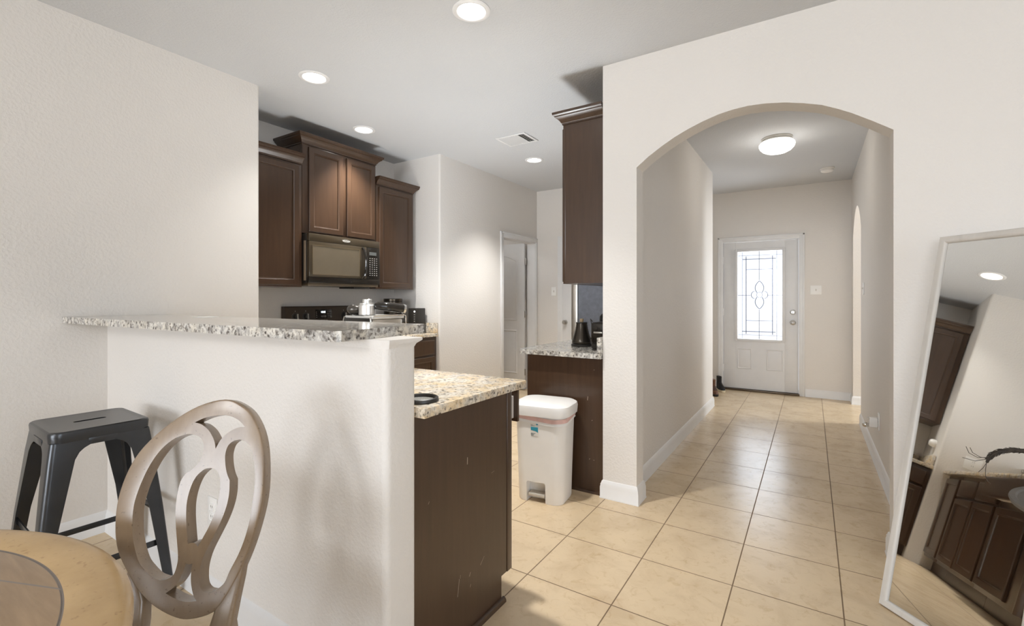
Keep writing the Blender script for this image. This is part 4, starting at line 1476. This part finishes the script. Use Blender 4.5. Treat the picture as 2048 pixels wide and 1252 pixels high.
# seat with hand slot: deck ring + skirt
mb = MB()
def sring(w, d_, r, z):
    return [(x, y, z) for x, y in rrect(0, 0, w, d_, r, 6)]
mb.rings([sring(SW, SD, 0.035, SH - 0.042), sring(SW + 0.004, SD + 0.004, 0.036, SH - 0.012), sring(SW, SD, 0.036, SH - 0.004), sring(SW - 0.012, SD - 0.012, 0.032, SH), sring(SW - 0.04, SD - 0.04, 0.025, SH - 0.001), sring(SW - 0.05, SD - 0.05, 0.024, SH - 0.0015)])
seat = mb.build('seat', 'stool', t, world=False)
boolean_cut(seat, MB().prism(rrect(0, 0, 0.024, 0.105, 0.0118, 6), 'z', SH - 0.05, SH + 0.02))
FT = 0.475          # foot spread x
FD = 0.455
for sx in (1, -1):
    for sy in (1, -1):
        # folded sheet leg: L section with rounded corner, widest at the top
        rr = []
        for z, px, py, wl, th in ((SH - 0.040, SW / 2 - 0.001, SD / 2 - 0.001, 0.125, 0.0030), (SH - 0.062, SW / 2 + 0.002, SD / 2 + 0.002, 0.118, 0.0030), (SH - 0.072, SW / 2 + 0.0033, SD / 2 + 0.0033, 0.100, 0.0030), (SH - 0.085, SW / 2 + 0.005, SD / 2 + 0.005, 0.087, 0.0030), (SH - 0.11, SW / 2 + 0.0085, SD / 2 + 0.0085, 0.077, 0.0030), (0.40, SW / 2 + (FT - SW) / 2 * 0.5, SD / 2 + (FD - SD) / 2 * 0.5, 0.052, 0.0030), (0.0, FT / 2, FD / 2, 0.034, 0.0030)):
            def L(off, w):
                r_ = 0.018 - off
                pts = [(px - w, py - off)]
                for k in range(6):
                    a = radians(90 - 18 * k)
                    pts.append((px - 0.018 + r_ * cos(a), py - 0.018 + r_ * sin(a)))
                pts.append((px - off, py - w))
                return pts
            ring = L(0, wl) + L(th, wl)[::-1]
            rr.append([(sx * x, sy * y, z) for x, y in ring])
        MB().rings(rr).build('leg', 'stool', t, world=False)
mb = MB()
def at(z):
    f = 1 - z / SH
    return (SW / 2 + (FT - SW) / 2 * f - 0.012, SD / 2 + (FD - SD) / 2 * f - 0.012)
for z in (0.36,):
    ax, ay = at(z)
    for sy in (1, -1):
        mb.box(-ax, ax, sy * ay - 0.003, sy * ay + 0.003, z - 0.012, z + 0.012, 0.001)
for z in (0.24,):
    ax, ay = at(z)
    for sx in (1, -1):
        mb.box(sx * ax - 0.003, sx * ax + 0.003, -ay, ay, z - 0.012, z + 0.012, 0.001)
mb.build('foot_rail', 'stool', t, world=False)
mb = MB()
ax, ay = at(SH - 0.12)
mb.tube([(-ax, -ay, SH - 0.09), (0, 0, SH - 0.055), (ax, ay, SH - 0.09)], 0.006, 8)
mb.tube([(-ax, ay, SH - 0.09), (0, 0, SH - 0.062), (ax, -ay, SH - 0.09)], 0.006, 8)
mb.build('cross_brace', 'stool', t, world=False)
# apron strips between the legs
for sy in (1, -1):
    y = sy * (SD / 2)
    MB().box(-SW / 2 + 0.11, SW / 2 - 0.11, y - 0.002, y + 0.001, SH - 0.063, SH - 0.038, 0.0005).build('apron', 'stool', t, world=False)
for sx in (1, -1):
    x = sx * (SW / 2)
    MB().box(x - 0.002, x + 0.001, -SD / 2 + 0.11, SD / 2 - 0.11, SH - 0.063, SH - 0.038, 0.0005).build('apron', 'stool', t, world=False)

# ------------------------------------------------------------------ dining table
TX, TY = -1.226, -0.300
t = thing('dining_table', 'round honey wood dining table with inlaid planked centre', 'table', (TX, TY, 0))
MB().lathe([(0.001, 0.700), (0.655, 0.700), (0.668, 0.704), (0.675, 0.714), (0.675, 0.724), (0.671, 0.732), (0.660, 0.7385), (0.645, 0.740), (0.583, 0.740), (0.581, 0.7388), (0.579, 0.740), (0.3, 0.740), (0.001, 0.740)], (0, 0, 0), 128).build('top', 'table', t, world=False, smooth=50)
MB().lathe([(0.001, 0.62), (0.52, 0.62), (0.52, 0.6995), (0.001, 0.6995)], (0, 0, 0), 64).build('apron', 'chair_wood', t, world=False)
MB().lathe([(0.001, 0.12), (0.10, 0.12), (0.11, 0.16), (0.085, 0.22), (0.065, 0.30), (0.095, 0.42), (0.10, 0.50), (0.075, 0.57), (0.12, 0.6195), (0.001, 0.6195)], (0, 0, 0), 40).build('pedestal', 'chair_wood', t, world=False)
for k in range(4):
    a = radians(45 + 90 * k)
    pts = [(0.05 * cos(a), 0.05 * sin(a), 0.17), (0.18 * cos(a), 0.18 * sin(a), 0.14), (0.32 * cos(a), 0.32 * sin(a), 0.07), (0.42 * cos(a), 0.42 * sin(a), 0.03)]
    MB().tube(pts, [0.045, 0.042, 0.035, 0.03], 12).build('foot', 'chair_wood', t, world=False)

# ------------------------------------------------------------------ dining chair
C_ = Vector((-1.27889, 0.53992, 0.0))
CZ = 0.76311
LEAN = radians(14)
t = thing('dining_chair', 'weathered wood dining chair with oval openwork back tucked at the round table', 'chair', tuple(C_), radians(32))

OUT = [(0.049, 0.2487), (-0.0164, 0.232), (-0.0816, 0.1899), (-0.138, 0.1326), (-0.1653, 0.0789), (-0.1777, 0.0134), (-0.1727, -0.0503), (-0.1556, -0.104), (-0.1194, -0.1555), (-0.0813, -0.1965), (-0.0374, -0.2268), (0.01, -0.2458), (0.0456, -0.2487), (0.0917, -0.2357), (0.118, -0.2065), (0.1448, -0.1471), (0.1661, -0.0737), (0.1777, 0.0105), (0.172, 0.0888), (0.1561, 0.1561), (0.1277, 0.2067), (0.0948, 0.2346)]
H1 = [(-0.029, 0.1638), (-0.0607, 0.1532), (-0.0896, 0.1282), (-0.1113, 0.0923), (-0.1263, 0.0482), (-0.1336, 0.0093), (-0.1341, -0.0164), (-0.1308, -0.0417), (-0.1211, -0.0812), (-0.1002, -0.1253), (-0.0793, -0.147), (-0.0594, -0.1617), (-0.0395, -0.168), (-0.023, -0.1651), (-0.0104, -0.1555), (-0.0058, -0.1362), (-0.0066, -0.1164), (-0.0142, -0.0861), (-0.0212, -0.0592), (-0.0265, -0.0371), (-0.0305, -0.0143), (-0.0322, 0.0084), (-0.0321, 0.0312), (-0.0289, 0.053), (-0.02, 0.0692), (-0.0052, 0.0794), (0.0087, 0.095), (0.0148, 0.1151), (0.0135, 0.1376), (0.0054, 0.1521), (-0.0093, 0.1602)]
H2 = [(-0.0178, 0.1915), (0.0031, 0.2017), (0.0239, 0.2073), (0.0467, 0.2097), (0.0697, 0.2074), (0.0902, 0.1991), (0.1037, 0.189), (0.1111, 0.1812), (0.0932, 0.1788), (0.0731, 0.1687), (0.0565, 0.1522), (0.0492, 0.1377), (0.045, 0.1277), (0.0409, 0.1422), (0.0329, 0.1567), (0.0197, 0.1731), (0.0008, 0.1864)]
H3 = [(0.1044, 0.1505), (0.1222, 0.1424), (0.1378, 0.1222), (0.1485, 0.0887), (0.1547, 0.0536), (0.1557, 0.019), (0.154, -0.0321), (0.1479, -0.0738), (0.1373, -0.1108), (0.1216, -0.1472), (0.1128, -0.1719), (0.0964, -0.187), (0.0799, -0.1946), (0.068, -0.1923), (0.0581, -0.1833), (0.0528, -0.1675), (0.0508, -0.1415), (0.0562, -0.1112), (0.0707, -0.0742), (0.0837, -0.0408), (0.0924, -0.007), (0.0948, 0.023), (0.0917, 0.0534), (0.0821, 0.0709), (0.075, 0.0929), (0.0716, 0.1152), (0.0757, 0.1355), (0.0883, 0.1468)]
H4 = [(0.0413, 0.0826), (0.0253, 0.0795), (0.0071, 0.0618), (-0.0025, 0.0356), (-0.0058, 0.0055), (-0.003, -0.0243), (0.0042, -0.0579), (0.0123, -0.0893), (0.0183, -0.0876), (0.0284, -0.088), (0.0378, -0.0957), (0.046, -0.0764), (0.0576, -0.0493), (0.0687, -0.0092), (0.0712, 0.0316), (0.0672, 0.0577), (0.0564, 0.0761)]
H5 = [(0.0158, -0.1312), (0.0117, -0.1465), (0.0057, -0.1657), (-0.0056, -0.1828), (-0.0221, -0.1947), (-0.0041, -0.2033), (0.0157, -0.2102), (0.0351, -0.2124), (0.0533, -0.2104), (0.0443, -0.1991), (0.0363, -0.1803), (0.0321, -0.1636), (0.0305, -0.1465), (0.0303, -0.1316), (0.0231, -0.134)]


def cat_open(p, n=4):
    """smooth an open run of points"""
    q = [Vector(a) for a in p]
    q = [q[0] * 2 - q[1]] + q + [q[-1] * 2 - q[-2]]
    out = []
    for i in range(1, len(q) - 2):
        a, b, c, d_ = q[i - 1], q[i], q[i + 1], q[i + 2]
        for k in range(n):
            u = k / n
            out.append(0.5 * ((2 * b) + (c - a) * u + (2 * a - 5 * b + 4 * c - d_) * u * u + (3 * b - a - 3 * c + d_) * u ** 3))
    out.append(q[-2])
    return [(v.x, v.y) for v in out]


def cat_closed(p, n=4):
    m = len(p)
    r_ = cat_open(p[-2:] + p + p[:3], n)
    return r_[2 * n:(2 + m) * n]


inner = cat_open(H2[0:8]) + cat_open(H3[0:13]) + cat_open(H5[4:9][::-1]) + cat_open(H1[0:13][::-1])
h2low = cat_open(H2[7:13]) [:-1] + cat_open(H2[12:17] + H2[:1])          # right cusp -> bottom -> left cusp
h3left = cat_open(H3[12:23])[:-1] + cat_open(H3[22:] + H3[:1])            # bottom -> top
h5up = cat_open(H5[8:14])[:-1] + cat_open(H5[13:15] + H5[:1])[:-1] + cat_open(H5[0:5])   # right bottom -> up -> left bottom
h1right = cat_open(H1[12:25])[:-1] + cat_open(H1[24:] + H1[:1])           # bottom -> top
splat_out = h2low[::-1] + h3left[::-1] + h5up + h1right
splat_hole = cat_open(H4[:8]) + cat_open(H4[7:11])[1:] + cat_open(H4[10:] + H4[:1])[1:-1]


def dedupe(p):
    out = []
    for a in p:
        if not out or (Vector(a) - Vector(out[-1])).length > 4e-4:
            out.append(a)
    if (Vector(out[0]) - Vector(out[-1])).length < 4e-4:
        out.pop()
    return out


def cutout(name, loops, thick, bev, mat, parent, tf):
    mb = MB()
    bm = mb.bm
    edges = []
    for lp in loops:
        vs = [bm.verts.new((x, y, -thick / 2)) for x, y in dedupe(lp)]
        edges += [bm.edges.new((vs[i], vs[(i + 1) % len(vs)])) for i in range(len(vs))]
    g = bmesh.ops.triangle_fill(bm, use_beauty=True, use_dissolve=False, edges=edges)
    faces = [f for f in g['geom'] if isinstance(f, bmesh.types.BMFace)]
    g = bmesh.ops.extrude_face_region(bm, geom=faces, use_keep_orig=True)
    bmesh.ops.translate(bm, vec=(0, 0, thick), verts=[v for v in g['geom'] if isinstance(v, bmesh.types.BMVert)])
    bmesh.ops.recalc_face_normals(bm, faces=bm.faces)
    if bev:
        rim = [Vector(a) for a in dedupe(loops[0])]

        def on_rim(v):
            return min((Vector((v.co.x, v.co.y)) - a).length for a in rim) < 1e-4
        ed = [e for e in bm.edges if len(e.link_faces) == 2 and e.calc_face_angle(0) > 1.2 and abs(e.verts[0].co.z - e.verts[1].co.z) < 1e-4 and on_rim(e.verts[0]) and on_rim(e.verts[1])]
        bmesh.ops.bevel(bm, geom=ed, offset=bev, segments=3, profile=0.5, affect='EDGES', clamp_overlap=True)
    bmesh.ops.transform(bm, matrix=tf, verts=bm.verts)
    return mb.build(name, mat, parent, world=False, smooth=30)


TH = 0.036
# chair-local: x right, y back, z up; back plane leans back by LEAN
upv = Vector((0, sin(LEAN), cos(LEAN)))
nrm = Vector((1, 0, 0)).cross(upv)                     # towards the sitter
tf = Matrix((Vector((1, 0, 0)), upv, nrm)).transposed().to_4x4()
tf.translation = Vector((0, 0, CZ)) - nrm * (TH / 2)
cutout('back_frame', [cat_closed(OUT), inner], TH, 0.004, 'chair_wood', t, tf)
cutout('splat', [splat_out, splat_hole], TH, 0.0, 'chair_wood', t, tf)


def bpt(x, s, off=-TH / 2):
    return Vector((x, 0, CZ)) + upv * s + nrm * off


# rear posts running from the oval to the floor
for pts in (([(0.146, -0.115), (0.134, -0.165), (0.120, -0.215), (0.113, -0.262)], 0.155), ([(-0.125, -0.100), (-0.112, -0.155), (-0.096, -0.21), (-0.092, -0.262)], -0.135)):
    P = [bpt(x, s) for x, s in pts[0]]
    p3 = P[-1]
    seq = P + [Vector((p3.x + (pts[1] - p3.x) * 0.3, p3.y + 0.00, 0.42)), Vector((p3.x + (pts[1] - p3.x) * 0.6, p3.y + 0.04, 0.22)), Vector((pts[1], p3.y + 0.10, 0.0))]
    rr = []
    for i, p in enumerate(seq):
        w = (0.004, 0.013, 0.022, 0.025, 0.024, 0.021, 0.018)[i]
        dd = (0.012, 0.0165, 0.0175, 0.019, 0.020, 0.019, 0.016)[i]
        rr.append([p + Vector((x * w, y * dd, 0)) for x, y in rrect(0, 0, 2, 2, 0.4, 4)])
    MB().rings(rr).build('rear_leg', 'chair_wood', t, world=False)
sy1 = bpt(0, -0.30).y
seatz = 0.455
poly = [(-0.20, sy1 - 0.42), (0.22, sy1 - 0.42), (0.235, sy1 - 0.40), (0.165, sy1 + 0.0), (-0.145, sy1 + 0.0), (-0.215, sy1 - 0.40)]
MB().prism(poly, 'z', seatz - 0.07, seatz - 0.015).build('seat_rail', 'chair_wood', t, world=False)
mb = MB()
rr = []
for z, g in ((seatz - 0.0145, 1.0), (seatz + 0.01, 1.02), (seatz + 0.028, 0.97), (seatz + 0.036, 0.8), (seatz + 0.038, 0.4)):
    rr.append([((x - 0.01) * g + 0.01, (y - (sy1 - 0.21)) * g + sy1 - 0.21, z) for x, y in rrect(0.01, sy1 - 0.215, 0.40, 0.40, 0.06)])
mb.rings(rr).build('seat', 'grey_fabric', t, world=False)
for x in (-0.185, 0.205):
    y = sy1 - 0.385
    rr = []
    for z, w, dy in ((seatz - 0.0705, 0.026, 0.0), (0.30, 0.024, -0.012), (0.12, 0.015, 0.0), (0.03, 0.014, -0.008), (0.0, 0.018, -0.014)):
        rr.append([(x + a * w, y + dy + b * w, z) for a, b in rrect(0, 0, 2, 2, 0.6, 4)])
    MB().rings(rr).build('front_leg', 'chair_wood', t, world=False)

# ------------------------------------------------------------------ leaning floor mirror
MA = Vector((0.232, 2.45, 0))
ma, ml = radians(44.8), radians(12)
me_ = Vector((-sin(ma), cos(ma), 0))          # along the bottom edge towards the far-left corner
mh = Vector((cos(ma), sin(ma), 0))            # leaning direction (away from the room)
mv = cos(ml) * Vector((0, 0, 1)) + sin(ml) * mh
mn = mv.cross(me_) * -1
if mn.dot(mh) > 0:
    mn = -mn
t = thing('floor_mirror', 'tall white framed mirror leaning back beside the arch', 'mirror', tuple(MA - me_ * 0.23))
MW, MH, MF, MT = 0.465, 1.556, 0.029, 0.028
m4 = Matrix((-me_, mv, mn)).transposed().to_4x4()
m4.translation = MA + Vector((0, 0, 0.0055))
if m4.to_3x3().determinant() < 0:
    raise RuntimeError('mirror frame')
mb = MB()
for a in ((0, 0), (1, 0)):
    pass
prof = [(0.0, -MT), (0.0, -0.004), (0.003, 0.0), (MF - 0.010, 0.0), (MF - 0.004, -0.003), (MF, -0.009), (MF, -MT)]
rr = []
for o_, h_ in prof:
    rr.append([m4 @ Vector(p) for p in ((o_, o_, h_), (MW - o_, o_, h_), (MW - o_, MH - o_, h_), (o_, MH - o_, h_))])
n_ = len(rr)
R = [[mb.bm.verts.new(p) for p in r_] for r_ in rr]
for i in range(n_):
    for k in range(4):
        mb.bm.faces.new((R[i][k], R[i][(k + 1) % 4], R[(i + 1) % n_][(k + 1) % 4], R[(i + 1) % n_][k]))
mb.build('frame', 'mirror_frame', t)
MB().box(MF - 0.003, MW - MF + 0.003, MF - 0.003, MH - MF + 0.003, -0.016, -0.0115, 0, 2, m4).build('glass', 'mirror', t, smooth=0)
MB().box(MF - 0.004, MW - MF + 0.004, MF - 0.004, MH - MF + 0.004, -MT + 0.001, -0.0165, 0, 2, m4).build('backing', 'mirror_frame', t, smooth=0)
# back stand
b1 = m4 @ Vector((0.09, 1.05, -MT - 0.008))
b2_ = m4 @ Vector((MW - 0.09, 1.05, -MT - 0.008))
ft = mh * 0.36
f1 = Vector((b1.x, b1.y, 0)) + mh * 0.12
f2 = Vector((b2_.x, b2_.y, 0)) + mh * 0.12
f1.z = f2.z = 0.009
MB().tube([b2_, b1, f1, f2, b2_], 0.008, 8).build('stand', 'mirror_frame', t)

# ------------------------------------------------------------------ small side table with dried stems at the right edge
def from_px(x, y, tt):
    """a point on the line of sight through a pixel of the photograph, at depth tt"""
    c_, s_ = cos(radians(32.556)), sin(radians(32.556))
    u, v = (x - 1024) / 938.0, (y - 598) / 938.0
    return Vector((u * c_ - s_, u * s_ + c_, -v)) * tt + Vector((0, 0, CAM_H))


sx_, sy_, sz_ = 0.672, 1.862, 0.702
t = thing('side_table', 'small round grey table at the right edge, in front of the mirror', 'table', (sx_, sy_, 0))
MB().lathe([(0.001, sz_ - 0.022), (0.185, sz_ - 0.022), (0.197, sz_ - 0.014), (0.200, sz_ - 0.004), (0.198, sz_), (0.186, sz_), (0.182, sz_ - 0.004), (0.001, sz_ - 0.004)], (sx_, sy_, 0), 64).build('top', simple('grey_washed', (0.17, 0.155, 0.138), 0.9, 0, 0.1, var=0.15, vscale=12), t)
MB().lathe([(0.001, 0.0), (0.13, 0.0), (0.13, 0.012), (0.02, 0.03), (0.016, 0.06), (0.016, sz_ - 0.0225), (0.001, sz_ - 0.0225)], (sx_, sy_, 0), 32).build('pedestal', 'black_matte', t)
vx, vy = 0.80, 1.82
t = thing('vase', 'small dark vase on the round grey table at the right edge', 'vase', (vx, vy, sz_))
MB().lathe([(0.001, sz_ - 0.0035), (0.032, sz_ - 0.0035), (0.045, sz_ + 0.03), (0.042, sz_ + 0.07), (0.022, sz_ + 0.11), (0.024, sz_ + 0.13), (0.018, sz_ + 0.128), (0.001, sz_ + 0.10)], (vx, vy, 0), 32).build('body', 'black_satin', t)
t = thing('dried_stem', 'dark dried plume with wispy strands drooping in from the right edge', 'dried plant', (vx, vy, sz_ + 0.13))
path = [Vector((vx, vy, sz_ + 0.131)), Vector((vx - 0.02, vy + 0.005, 0.845)), Vector((vx - 0.06, vy + 0.01, 0.862)), Vector((vx - 0.12, vy + 0.015, 0.868)), from_px(2075, 905, 1.30), from_px(2048, 902, 1.30), from_px(2020, 900, 1.30), from_px(2000, 903, 1.30), from_px(1986, 909, 1.30), from_px(1977, 917, 1.30), from_px(1973, 926, 1.30)]
MB().tube(path, [0.002, 0.002, 0.003, 0.004, 0.0055, 0.006, 0.006, 0.0055, 0.0045, 0.003, 0.0012], 10).build('plume', 'wicker', t)
rnd = random.Random(3)
bm_ = MB()
for k in range(260):
    i = rnd.uniform(3.6, 9.4)
    a = int(i)
    p = path[a].lerp(path[a + 1], i - a)
    d_ = (path[a + 1] - path[a]).normalized()
    q = Vector((rnd.uniform(-1, 1), rnd.uniform(-1, 1), rnd.uniform(-1, 1)))
    q = (q - d_ * q.dot(d_)).normalized()
    r0 = 0.006 if i < 8 else 0.006 - 0.003 * (i - 8)
    bm_.tube([p + q * r0 * 0.6, p + q * r0 * 1.15 + d_ * 0.004, p + q * r0 * 1.3 + d_ * 0.009], [0.0008, 0.0007, 0.0003], 4)
o = bm_.build('bristles', 'wicker', t)
o['kind'] = 'stuff'
for strand in (((1976, 917), (1960, 914), (1945, 905), (1940, 895)), ((1975, 915), (1955, 915), (1938, 906), (1932, 893)), ((1974, 918), (1950, 922), (1925, 915)), ((1973, 926), (1966, 936), (1957, 944)), ((1973, 926), (1971, 940), (1971, 952), (1975, 962), (1981, 968))):
    MB().tube([from_px(x, y, 1.30 - 0.006 * k) for k, (x, y) in enumerate(strand)], 0.0007, 5).build('strand', 'wicker', t)
